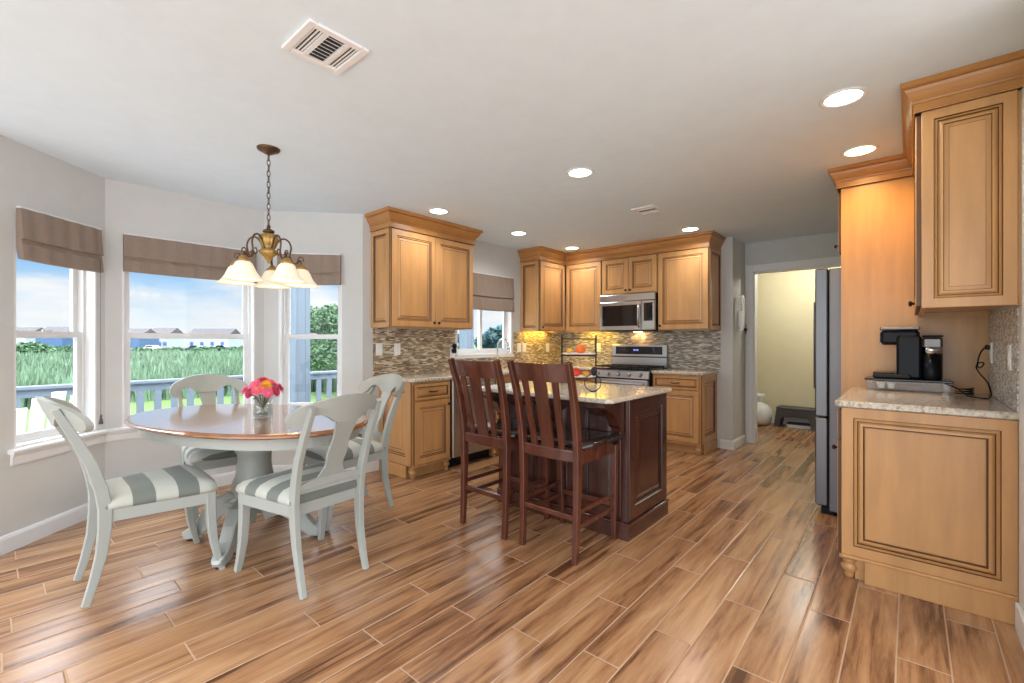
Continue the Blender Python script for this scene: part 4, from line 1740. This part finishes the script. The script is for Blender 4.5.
fruit('pumpkin', 'round orange pumpkin on the upper tier of the stand', 'fruit', .015, -.01, .236, .043, 'orange')
fruit('orange', 'pale orange fruit lying left of the pumpkin on the upper tier', 'fruit', -.075, .0, .236, .026, 'lemon')
fruit('apple', 'red apple on the lower tier of the stand', 'fruit', -.02, -.005, .054, .040, 'apple')
fruit('pear', 'golden fruit beside the red apple on the lower tier', 'fruit', .055, -.015, .054, .026, 'lemon')

rn = thing('wire_ring_ornament', 'black iron leaf ornament with a wire ring on the island worktop', 'ornament', (-1.60, 2.66, CT + .0005), math.radians(40))
m = MB()
m.tube([(.055 * math.sin(t), 0, .0585 - .055 * math.cos(t)) for t in [2 * PI * i / 28 for i in range(28)]], .0032, 6, closed=True)
m.build('ring', 'iron', rn)
m = MB()
m.sphere((0.005, 0, .135), .026, sq=(.8, .45, 1.0), fn=lambda t, a: 1 + .25 * math.cos(3 * t))
m.tube([(0, 0, .113), (.012, 0, .14), (.02, 0, .165)], [.006, .008, .003], 6)
m.build('leaf_finial', 'iron', rn)
m = MB()
m.box(-.02, .02, -.012, .012, 0, .006, bev=.002)
m.build('foot', 'iron', rn)

# ------------------------------------------------------------------ flowers on the table
vz = TZ + .0005
vx, vy = -3.06, 1.135
va = thing('flower_vase', 'clear cylinder glass vase holding zinnias on the dining table', 'vase', (vx, vy, vz))
m = MB()
m.lathe([(.001, .0), (.056, .0), (.058, .004), (.058, .125), (.0555, .125), (.0555, .010), (.001, .009)], (0, 0, 0), 28, caps=False)
m.build('glass_cylinder', 'vase', va)
m = MB()
m.lathe([(.001, .0095), (.0545, .0105), (.0545, .070), (.001, .0705)], (0, 0, 0), 24, caps=False)
m.build('water', glass('vase_water', (.92, .96, .95), .05), va)


def bloom(label, ang, tilt, rad, mat, hgt, rr):
    ox, oy = rr * math.cos(ang), rr * math.sin(ang)
    r = thing('zinnia', label, 'flower', (vx, vy, vz + .0115), 0, 'zinnias in the glass vase')
    m = MB()
    bx, by = -ox * .32, -oy * .32
    m.tube([(bx, by, 0.001), (ox * .18, oy * .18, .07), (ox * .45, oy * .45, .118), (ox * .8, oy * .8, max(.132, hgt - .02)), (ox, oy, hgt)], .0022, 6)
    s_ = m.build('stem', 'stem', r)
    m = MB()
    for i in range(2):
        a2 = ang + 1.0 + 2.4 * i
        c0 = Vector((ox * .6, oy * .6, hgt - .03))
        d = Vector((math.cos(a2), math.sin(a2), -.15)) * .036
        n_ = Vector((-math.sin(a2), math.cos(a2), 0)) * .010
        m.add([c0, c0 + d * .5 + n_, c0 + d, c0 + d * .5 - n_, c0 + Vector((0, 0, -.0015)), c0 + d * .5 + n_ + Vector((0, 0, -.0015)), c0 + d + Vector((0, 0, -.0015)), c0 + d * .5 - n_ + Vector((0, 0, -.0015))],
              [(0, 1, 2, 3), (7, 6, 5, 4), (0, 4, 5, 1), (1, 5, 6, 2), (2, 6, 7, 3), (3, 7, 4, 0)])
    m.build('leaf', 'stem', s_)
    m = MB()
    X = T(ox, oy, hgt) @ RZ(ang) @ RY(tilt)
    for layer in range(4):
        n = 14 - layer * 2
        L = rad * (1 - .2 * layer)
        lift = .10 + .28 * layer
        for i in range(n):
            a2 = 2 * PI * (i + .5 * layer) / n
            Y = X @ RZ(a2)
            w = L * .19
            z0 = .003 * layer
            pts = [(L * .12, 0, z0), (L * .55, w, z0 + L * .55 * lift), (L, w * .55, z0 + L * lift * .85), (L, -w * .55, z0 + L * lift * .85), (L * .55, -w, z0 + L * .55 * lift)]
            low = [(x, y, z - .0015) for x, y, z in pts]
            m.add(pts + low, [(0, 1, 2, 3, 4), (9, 8, 7, 6, 5)] + [(j, j + 5, (j + 1) % 5 + 5, (j + 1) % 5) for j in range(5)], X=Y)
    m.build('petals', mat, r)
    m = MB()
    m.sphere((0, 0, rad * .16), rad * .30, sq=(1, 1, .55), X=X, seg=10, rng=6)
    m.build('flower_eye', 'sunny' if mat != 'sunny' else 'orange', r)


ca = math.atan2(-vy, -vx)
BL = [(0.40, .75, .040, 'sunny', .190, .046, 'golden yellow zinnia at the front of the bouquet'),
      (-.45, .95, .040, 'salmon', .165, .066, 'salmon zinnia low at the front left of the bouquet'),
      (-1.5, 1.0, .040, 'pink', .160, .090, 'coral pink zinnia at the far left of the bouquet'),
      (1.5, 1.0, .040, 'crimson', .166, .090, 'crimson zinnia at the far right of the bouquet'),
      (2.4, .7, .038, 'pink', .192, .066, 'pink zinnia at the back right of the bouquet'),
      (-2.5, .6, .038, 'salmon', .192, .066, 'salmon zinnia at the back left of the bouquet'),
      (0.0, .15, .040, 'crimson', .216, .006, 'crimson zinnia at the top of the bouquet'),
      (-.85, .6, .040, 'pink', .196, .050, 'bright pink zinnia upper left of the yellow one'),
      (1.25, .6, .038, 'pink', .198, .052, 'bright pink zinnia upper right of the yellow one'),
      (.35, 1.2, .036, 'pink', .148, .076, 'small pink zinnia under the yellow one at the vase rim'),
      (1.0, 1.15, .036, 'crimson', .150, .082, 'small crimson zinnia low at the right rim of the vase'),
      (-1.05, 1.15, .036, 'crimson', .146, .080, 'small crimson zinnia low at the left rim of the vase')]
for a, tl, rad, mat, hg, rr, lb in BL:
    bloom(lb, ca + a, tl, rad, mat, hg, rr)

# ------------------------------------------------------------------ coffee machine
zc = CTR + .0005
tr = thing('acrylic_pod_holder', 'clear acrylic pod drawer under the coffee machine', 'pod drawer', (-.014, 3.782, zc))
m = MB()
for s in (-1, 1):
    for yy in (-.080, .080):
        m.box(s * .178 - .018, s * .178 + .018, yy - .018, yy + .018, 0, .064, bev=.003)
m.build('legs', 'acrylic', tr)
m = MB()
m.box(-.155, .155, -.08, .09, .012, .016)
m.box(-.155, .155, -.090, -.086, .012, .060)
m.build('drawer', 'acrylic', tr)
m = MB()
m.box(-.205, .205, -.105, .110, .0645, .078, bev=.004)
m.build('top_shelf', 'blackglass', tr)
for i, x in enumerate((-.125, -.075)):
    m = MB()
    m.lathe([(.014, 0), (.016, .004), (.021, .030), (.023, .032), (.022, .036)], (0, 0, 0), 16)
    o = m.build('coffee_pod', 'plate')
    tag(o, ['white coffee pod at the left in the clear drawer', 'white coffee pod, right of the other pod in the clear drawer'][i], 'coffee pod', 'coffee pods in the drawer')
    o.location = (-.014 + x, 3.735, zc + .0165)
cm = thing('coffee_machine', 'black single-serve coffee machine on the clear pod drawer', 'coffee machine', (-.014, 3.782, zc + .0785))
m = MB()
m.box(-.165, .02, -.10, .08, 0, .028, bev=.008)
m.box(-.165, -.06, -.09, .07, .0285, .034, bev=.002)
m.build('drip_tray', 'black', cm)
m = MB()
m.box(-.050, .068, -.085, .09, .0, .255, bev=.014)
m.build('tower', 'black', cm)
m = MB()
m.box(-.130, .060, -.055, .055, .200, .288, bev=.018)
hd_ = m.build('brew_head', 'black', cm)
m = MB()
m.box(-.132, .062, -.057, .057, .2885, .307, bev=.006)
m.build('lid', 'steeldark', hd_)
m = MB()
m.box(-.1335, -.1305, -.03, .03, .205, .280)
m.build('front_trim', 'steeldark', hd_)
m = MB()
m.lathe([(.046, 0), (.048, .004), (.048, .150)], (.112, -.030, 0), 24)
m.build('cup_canister', 'black', cm)
m = MB()
m.lathe([(.0485, .1505), (.0485, .185), (.044, .188)], (.112, -.030, 0), 24)
m.build('canister_collar', 'chrome', cm)
m = MB()
m.box(.0705, .165, .022, .10, .0, .245, bev=.012)
m.build('water_tank', 'smoke', cm)
m = MB()
m.box(.069, .167, .020, .102, .2455, .256, bev=.004)
m.build('tank_lid', 'black', cm)
cm.scale = (1.0, 1.0, 1.05)
cd = thing('power_cable', 'black power cable looping from the coffee machine to the outlet', 'cable', (0, 0, 0))
m = MB()
z0 = zc + .005
pts = [(.155, 3.70, zc + .06), (.20, 3.60, zc + .045), (.235, 3.53, z0 + .01), (.28, 3.52, z0), (.325, 3.56, z0), (.335, 3.62, z0 + .03), (.325, 3.68, z0 + .08), (.300, 3.70, z0 + .12), (.285, 3.71, z0 + .16), (.300, 3.71, z0 + .185), (.315, 3.70, z0 + .18), (.300, 3.70, z0 + .155), (.290, 3.71, z0 + .17), (.300, 3.72, z0 + .23), (.320, 3.735, z0 + .268), (.338, 3.74, z0 + .272)]


m.tube(smooth(pts), .0036, 8)
m.build('cord', 'black', cd)
m = MB()
m.box(.322, XW - .019, 3.728, 3.752, z0 + .258, z0 + .286, bev=.004)
m.build('plug', 'black', cd)
m = MB()
pts = []
for i in range(40):
    a = i * .5
    pts.append((.235 + .038 * math.cos(a), 3.67 + .03 * math.sin(a), z0 + .001 * i))
m.tube(pts, .0034, 6)
m.build('coil', 'black', cd)

# ------------------------------------------------------------------ wall phone, laundry things
ph = thing('wall_phone', 'white corded wall phone on the return wall beside the doorway', 'phone', (XE + .0005, 5.86, 1.30), PI / 2)
m = MB()
m.box(-.05, .05, -.035, -.0005, .10, .30, bev=.008)
m.build('base', 'plate', ph)
m = MB()
m.bar([(-.07, -.045, .07), (-.07, -.062, .12), (-.07, -.066, .30), (-.07, -.062, .44), (-.07, -.045, .48)], [.045, .04, .036, .04, .045], [.03, .024, .02, .024, .03], (1, 0, 0))
m.build('handset', 'plate', ph)
m = MB()
pts = [(.01 + .016 * math.cos(i * .8), -.03 + .014 * math.sin(i * .8), .44 - .0042 * i) for i in range(100)]
m.tube(pts, .0028, 5)
m.build('coiled_cord', 'plate', ph)
kh = thing('key_bunch', 'bunch of dark keys hanging beside the white wall phone', 'keys', (XE + .0005, 6.045, 1.37), PI / 2)
m = MB()
m.tube([(0.026 * math.cos(t), -.026, .05 + .026 * math.sin(t)) for t in [2 * PI * i / 14 for i in range(14)]], .0025, 5, closed=True)
m.tube([(0, -.0, .076), (0, -.028, .076)], .003, 5)
m.build('key_ring', 'iron', kh)
for i, a in enumerate((-.5, 0.1, .6)):
    m = MB()
    X = T(0, -.018 - .010 * i, .028) @ RY(a) @ RZ(.9 - .5 * i)
    m.lathe([(.018, -.0015), (.018, .0015)], (0, 0, -.016), 10, axis='y', X=X)
    m.box(-.005, .005, -.0015, .0015, -.075, -.030, X=X)
    m.build('key', 'iron', kh)

ss = thing('step_stool', 'dark grey plastic step stool on the laundry room floor', 'step stool', (-1.235, 7.685, 0), 0)
m = MB()
hw, hh = .235, .262
for yy in (-.12, .12):
    s = 1 if yy > 0 else -1
    pr = [(-hw - .035, 0), (-hw, hh), (hw, hh), (hw + .035, 0), (hw - .035, 0), (hw - .06, .13), (hw - .09, .155), (-hw + .09, .155), (-hw + .06, .13), (-hw + .035, 0)]
    m.prism(pr, yy - .012, yy + .012, 'xz')
for s in (-1, 1):
    m.add([(s * (hw + .035), -.107, 0), (s * (hw + .035), .107, 0), (s * hw, .107, hh), (s * hw, -.107, hh), (s * (hw + .015), -.107, 0), (s * (hw + .015), .107, 0), (s * (hw - .02), .107, hh), (s * (hw - .02), -.107, hh)],
          [(0, 1, 2, 3), (7, 6, 5, 4), (0, 3, 7, 4), (1, 5, 6, 2), (2, 6, 7, 3), (0, 4, 5, 1)])
m.build('legs', 'grey_plastic', ss)
m = MB()
m.box(-hw - .005, hw + .005, -.14, .14, hh + .0005, hh + .025, bev=.008)
m.build('tread', 'grey_plastic', ss)
bx_ = thing('flat_box', 'pale flat box lying under the dark step stool', 'box', (-1.20, 7.685, 0))
m = MB()
m.box(-.15, .15, -.085, .085, 0, .045, bev=.006)
m.build('body', 'bag', bx_)
m = MB()
m.box(-.152, .152, -.087, .087, .0455, .058, bev=.005)
m.build('lid', 'grey_plastic', bx_)
sb = thing('laundry_sack', 'white knotted plastic sack left of the step stool', 'bag', (-1.715, 7.62, 0))
m = MB()
m.lathe([(.06, 0), (.13, .008), (.165, .06), (.175, .14), (.165, .22), (.12, .29), (.055, .325), (.03, .335)], (0, 0, 0), 26, fl=lambda a: 1 + .05 * math.sin(5 * a) + .03 * math.sin(11 * a + 1))
m.build('sack_body', 'bag', sb)
m = MB()
m.lathe([(.03, .3355), (.05, .37), (.07, .43), (.055, .46), (.02, .45)], (0, 0, 0), 18, fl=lambda a: 1 + .25 * math.sin(4 * a))
m.build('knotted_top', 'bag', sb)

# ------------------------------------------------------------------ outside
GZ = -1.2
m = MB()
m.prism([(-260, -160), (-4.9, -160), (-4.9, 260), (-260, 260)], GZ - .1, GZ)
struct('ground', m, 'lawn', 'green lawn beyond the deck')
DZ_ = -.17
m = MB()
for i in range(20):
    x = -7.35 + i * .145
    m.box(x, x + .138, -3.5, 9.0, DZ_ - .03, DZ_)
struct('deck', m, 'deck', 'grey boards of the deck outside')
rl = thing('deck_railing', 'pale painted deck railing running behind the bay windows', 'railing', (-7.22, 0, DZ_), 0)
m = MB()
m.box(-.06, .06, -3.4, 8.9, .885, .925, bev=.006)
m.build('top_rail', 'rail', rl)
m = MB()
m.box(-.02, .02, -3.4, 8.9, .80, .88)
m.build('upper_rail', 'rail', rl)
m = MB()
m.box(-.02, .02, -3.4, 8.9, .08, .15)
m.build('lower_rail', 'rail', rl)
y = -3.3
i = 0
while y < 8.8:
    m = MB()
    if i % 10 == 5:
        m.box(-.05, .05, y - .05, y + .05, 0, .884)
        m.build('post', 'rail', rl)
    elif y < 6.5:
        m.box(-.018, .018, y - .036, y + .036, .151, .799)
        m.build('baluster', 'rail', rl)
    y += .175
    i += 1


def post(label, x, y, w=.24):
    r = thing('porch_column', label, 'column', (x, y, DZ_), 0, 'porch columns on the deck')
    m = MB()
    m.box(-w / 2, w / 2, -w / 2, w / 2, .16, 3.3, bev=.01)
    for s in (-.25, .25):
        m.box(w / 2, w / 2 + .008, s * w - .012, s * w + .012, .16, 3.3)
    m.build('shaft', 'rail', r)
    m = MB()
    m.box(-w / 2 - .03, w / 2 + .03, -w / 2 - .03, w / 2 + .03, 0, .159, bev=.01)
    m.build('plinth', 'rail', r)


post('pale porch column seen through the right bay window', -6.05, 2.69, .205)
post('pale porch column seen through the sink window', -6.3, 5.93, .20)

ad = thing('adirondack_chair', 'white slatted deck chair outside the left bay window', 'deck chair', (-6.0, .30, DZ_), math.radians(100))
for s in (-1, 1):
    m = MB()
    m.box(s * .30 - .02, s * .30 + .02, -.30, .34, .53, .56, bev=.004)
    m.build('armrest', 'white', ad)
    m = MB()
    m.box(s * .30 - .02, s * .30 + .02, .26, .33, 0, .529)
    m.build('leg', 'white', ad)
    m = MB()
    m.bar([(s * .25, .30, .36), (s * .25, -.50, .06)], .03, .11, (1, 0, 0))
    m.build('leg', 'white', ad)
for i in range(6):
    m = MB()
    t = i / 5
    y0, z0_ = .26 - .52 * t, .42 - .16 * t
    m.box(-.27, .27, y0 - .04, y0 + .04, z0_, z0_ + .018)
    m.build('seat_slat', 'white', ad)
for i in range(5):
    m = MB()
    x = (i - 2) * .105
    top = .98 - .04 * abs(i - 2) ** 1.5
    m.bar([(x, -.28, .30), (x * 1.12, -.58, top)], .09, .018, (1, 0, 0))
    m.build('back_slat', 'white', ad)


# reeds: uncountable, one object
def scatter_blades(name, mat, n, fn, label, cat):
    vs, fs = [], []
    for i in range(n):
        x, y, h, w = fn()
        a = random.uniform(0, PI)
        dx, dy = math.cos(a) * w, math.sin(a) * w
        lx, ly = random.uniform(-.25, .25) * h, random.uniform(-.25, .25) * h
        o = len(vs)
        vs += [(x - dx, y - dy, GZ), (x + dx, y + dy, GZ), (x + dx * .7 + lx * .5, y + dy * .7 + ly * .5, GZ + h * .6), (x - dx * .7 + lx * .5, y - dy * .7 + ly * .5, GZ + h * .6), (x + lx, y + ly, GZ + h)]
        fs += [(o, o + 1, o + 2, o + 3), (o + 3, o + 2, o + 4)]
    me = bpy.data.meshes.new(name)
    me.from_pydata(vs, [], fs)
    me.materials.append(MT[mat])
    ob = bpy.data.objects.new(name, me)
    C.objects.link(ob)
    tag(ob, label, cat, kind='stuff')


def reed():
    d = 24 + 66 * random.random() ** 1.4
    a = random.uniform(math.radians(100), math.radians(182))
    k = d / 40
    return (d * math.cos(a), d * math.sin(a), random.uniform(.7, 1.35), .06 * (0.6 + k))


scatter_blades('marsh_reeds', 'reed', 42000, reed, 'tall green marsh reeds beyond the lawn', 'reeds')


def leaf_tree(name, label, x, y, h, w, mat, n, trunk=True, lw=.16, group='trees beyond the deck'):
    r = thing(name, label, 'tree' if trunk else 'shrub', (x, y, GZ), 0, group)
    blobs = []
    for i in range(16):
        a = random.uniform(0, 2 * PI)
        q = random.random()
        zz = h * (.30 + .55 * q) if trunk else h * (.2 + .5 * q)
        rad = w * .5 * math.sqrt(random.random()) * (1.1 - .75 * abs(q - .35))
        blobs.append((rad * math.cos(a), rad * math.sin(a), zz, w * random.uniform(.16, .26)))
    vs, fs = [], []
    for i in range(n):
        bx, by, bz, br = random.choice(blobs)
        th, ph_ = random.uniform(0, 2 * PI), math.acos(random.uniform(-1, 1))
        k = br * random.uniform(.65, 1.05)
        c = Vector((bx + k * math.sin(ph_) * math.cos(th), by + k * math.sin(ph_) * math.sin(th), max(.2, bz + k * .85 * math.cos(ph_))))
        u = Vector((random.gauss(0, 1), random.gauss(0, 1), random.gauss(0, .6))).normalized() * lw * random.uniform(.6, 1.2)
        v = u.cross(Vector((random.gauss(0, 1), random.gauss(0, 1), random.gauss(0, 1)))).normalized() * lw * .5
        o = len(vs)
        vs += [tuple(c - u), tuple(c + v), tuple(c + u), tuple(c - v)]
        fs.append((o, o + 1, o + 2, o + 3))
    me = bpy.data.meshes.new('crown')
    me.from_pydata(vs, [], fs)
    me.materials.append(MT[mat])
    ob = bpy.data.objects.new('foliage', me)
    C.objects.link(ob)
    ob.parent = r
    m = MB()
    m.tube([(0, 0, 0), (.05, 0, h * .3), (0, .05, h * .6)], [h * .025, h * .02, h * .01], 8)
    m.build('trunk', 'bark', r)


def at(px, d):
    """plan point seen at picture column px, at depth d along the view axis"""
    f = Vector((-math.sin(YAW), math.cos(YAW)))
    r = Vector((math.cos(YAW), math.sin(YAW)))
    p = f * d + r * (px - 512) / 457.0 * d
    return p.x, p.y


for px, d, h, w, lb in ((330, 22, 4.3, 4.2, 'big leafy tree filling the right bay window'),
                        (352, 28, 5.0, 4.2, 'leafy tree just right of the big tree'),
                        (302, 32, 3.0, 3.6, 'lower leafy tree behind the porch column')):
    x, y = at(px, d)
    leaf_tree('leafy_tree', lb, x, y, h, w, 'leaf', 15000, lw=.095)
for px, d, h, w, lb in ((497, 40, 4.0, 2.6, 'blue-green tree at the right in the sink window'), (490, 44, 3.4, 2.4, 'smaller blue-green tree left of the taller one in the sink window'), (466, 46, 3.2, 2.0, 'blue-green tree at the left edge of the sink window')):
    x, y = at(px, d)
    leaf_tree('distant_tree', lb, x, y, h, w, 'leafblue', 2500, lw=.22)
for px, d, h, w, lb in ((30, 62, 1.9, 5, 'round shrub at the left end of the marsh'), (66, 74, 1.3, 4.5, 'round shrub near the frame of the left window'), (140, 78, 1.0, 4.5, 'dark shrub at the left end of the far hedge'),
                        (172, 80, .9, 4.5, 'dark shrub in the middle left of the far hedge'), (206, 82, 1.0, 4.5, 'dark shrub in the middle right of the far hedge'), (240, 84, 1.1, 4.5, 'dark shrub at the right end of the far hedge')):
    x, y = at(px, d)
    leaf_tree('marsh_shrub', lb, x, y, h, w, 'leaf', 2200, trunk=False, lw=.35, group='shrubs at the far side of the marsh')


def house(label, px, d, w, dep, h, mat, rz):
    x, y = at(px, d)
    r = thing('house', label, 'house', (x, y, GZ), rz, 'houses beyond the marsh')
    m = MB()
    m.box(-w / 2, w / 2, -dep / 2, dep / 2, 0, h)
    m.build('walls', mat, r)
    m = MB()
    m.loft([[(x_, -dep / 2 - .4, h + .001), (x_, dep / 2 + .4, h + .001), (x_, 0, h + dep * .32)] for x_ in (-w / 2 - .4, w / 2 + .4)], 0, True)
    m.build('roof', 'roof', r)
    for i in range(4):
        for zz in (1.0, 3.4):
            if zz + 1.3 > h:
                continue
            m = MB()
            xx = -w / 2 + w * (i + .5) / 4
            m.box(xx - .6, xx + .6, -dep / 2 - .05, -dep / 2 - .001, zz, zz + 1.3)
            m.build('window', 'bluesiding', r)


fa = YAW
house('white house at the left of the left window', 22, 150, 12, 9, 4.2, 'siding', fa)
house('blue house seen in the left window', 62, 140, 8, 8, 4.4, 'bluesiding', fa)
house('blue house at the left in the middle window', 137, 145, 8, 8, 4.0, 'bluesiding', fa)
house('white house in the middle window', 166, 158, 7, 8, 4.6, 'siding', fa)
house('long white house at the right in the middle window', 215, 172, 15, 9, 4.4, 'siding', fa)


def car(label, px, d, mat):
    x, y = at(px, d)
    r = thing('car', label, 'car', (x, y, GZ), YAW, 'parked cars beyond the marsh')
    m = MB()
    pr = [(-2.2, .35), (-2.25, .75), (-1.4, .9), (-.8, 1.4), (.7, 1.42), (1.4, .95), (2.1, .85), (2.25, .4)]
    m.prism(pr, -.85, .85, 'xz')
    m.build('body', mat, r)
    m = MB()
    m.prism([(-1.25, .92), (-.78, 1.32), (.66, 1.34), (1.2, .95)], -.87, .87, 'xz')
    m.build('glazing', 'blackglass', r)
    for xx in (-1.4, 1.4):
        for yy in (-.8, .8):
            m = MB()
            m.lathe([(.34, -.1), (.34, .1)], (xx, yy, .34), 14, axis='y')
            m.build('wheel', 'black', r)


car('white parked car left of the dark cars beyond the marsh', 152, 118, 'carwhite')
car('dark blue parked car in the middle of the far row', 196, 118, 'carpaint')
car('dark blue parked car behind the bouquet, at the right of the far row', 222, 124, 'carpaint')
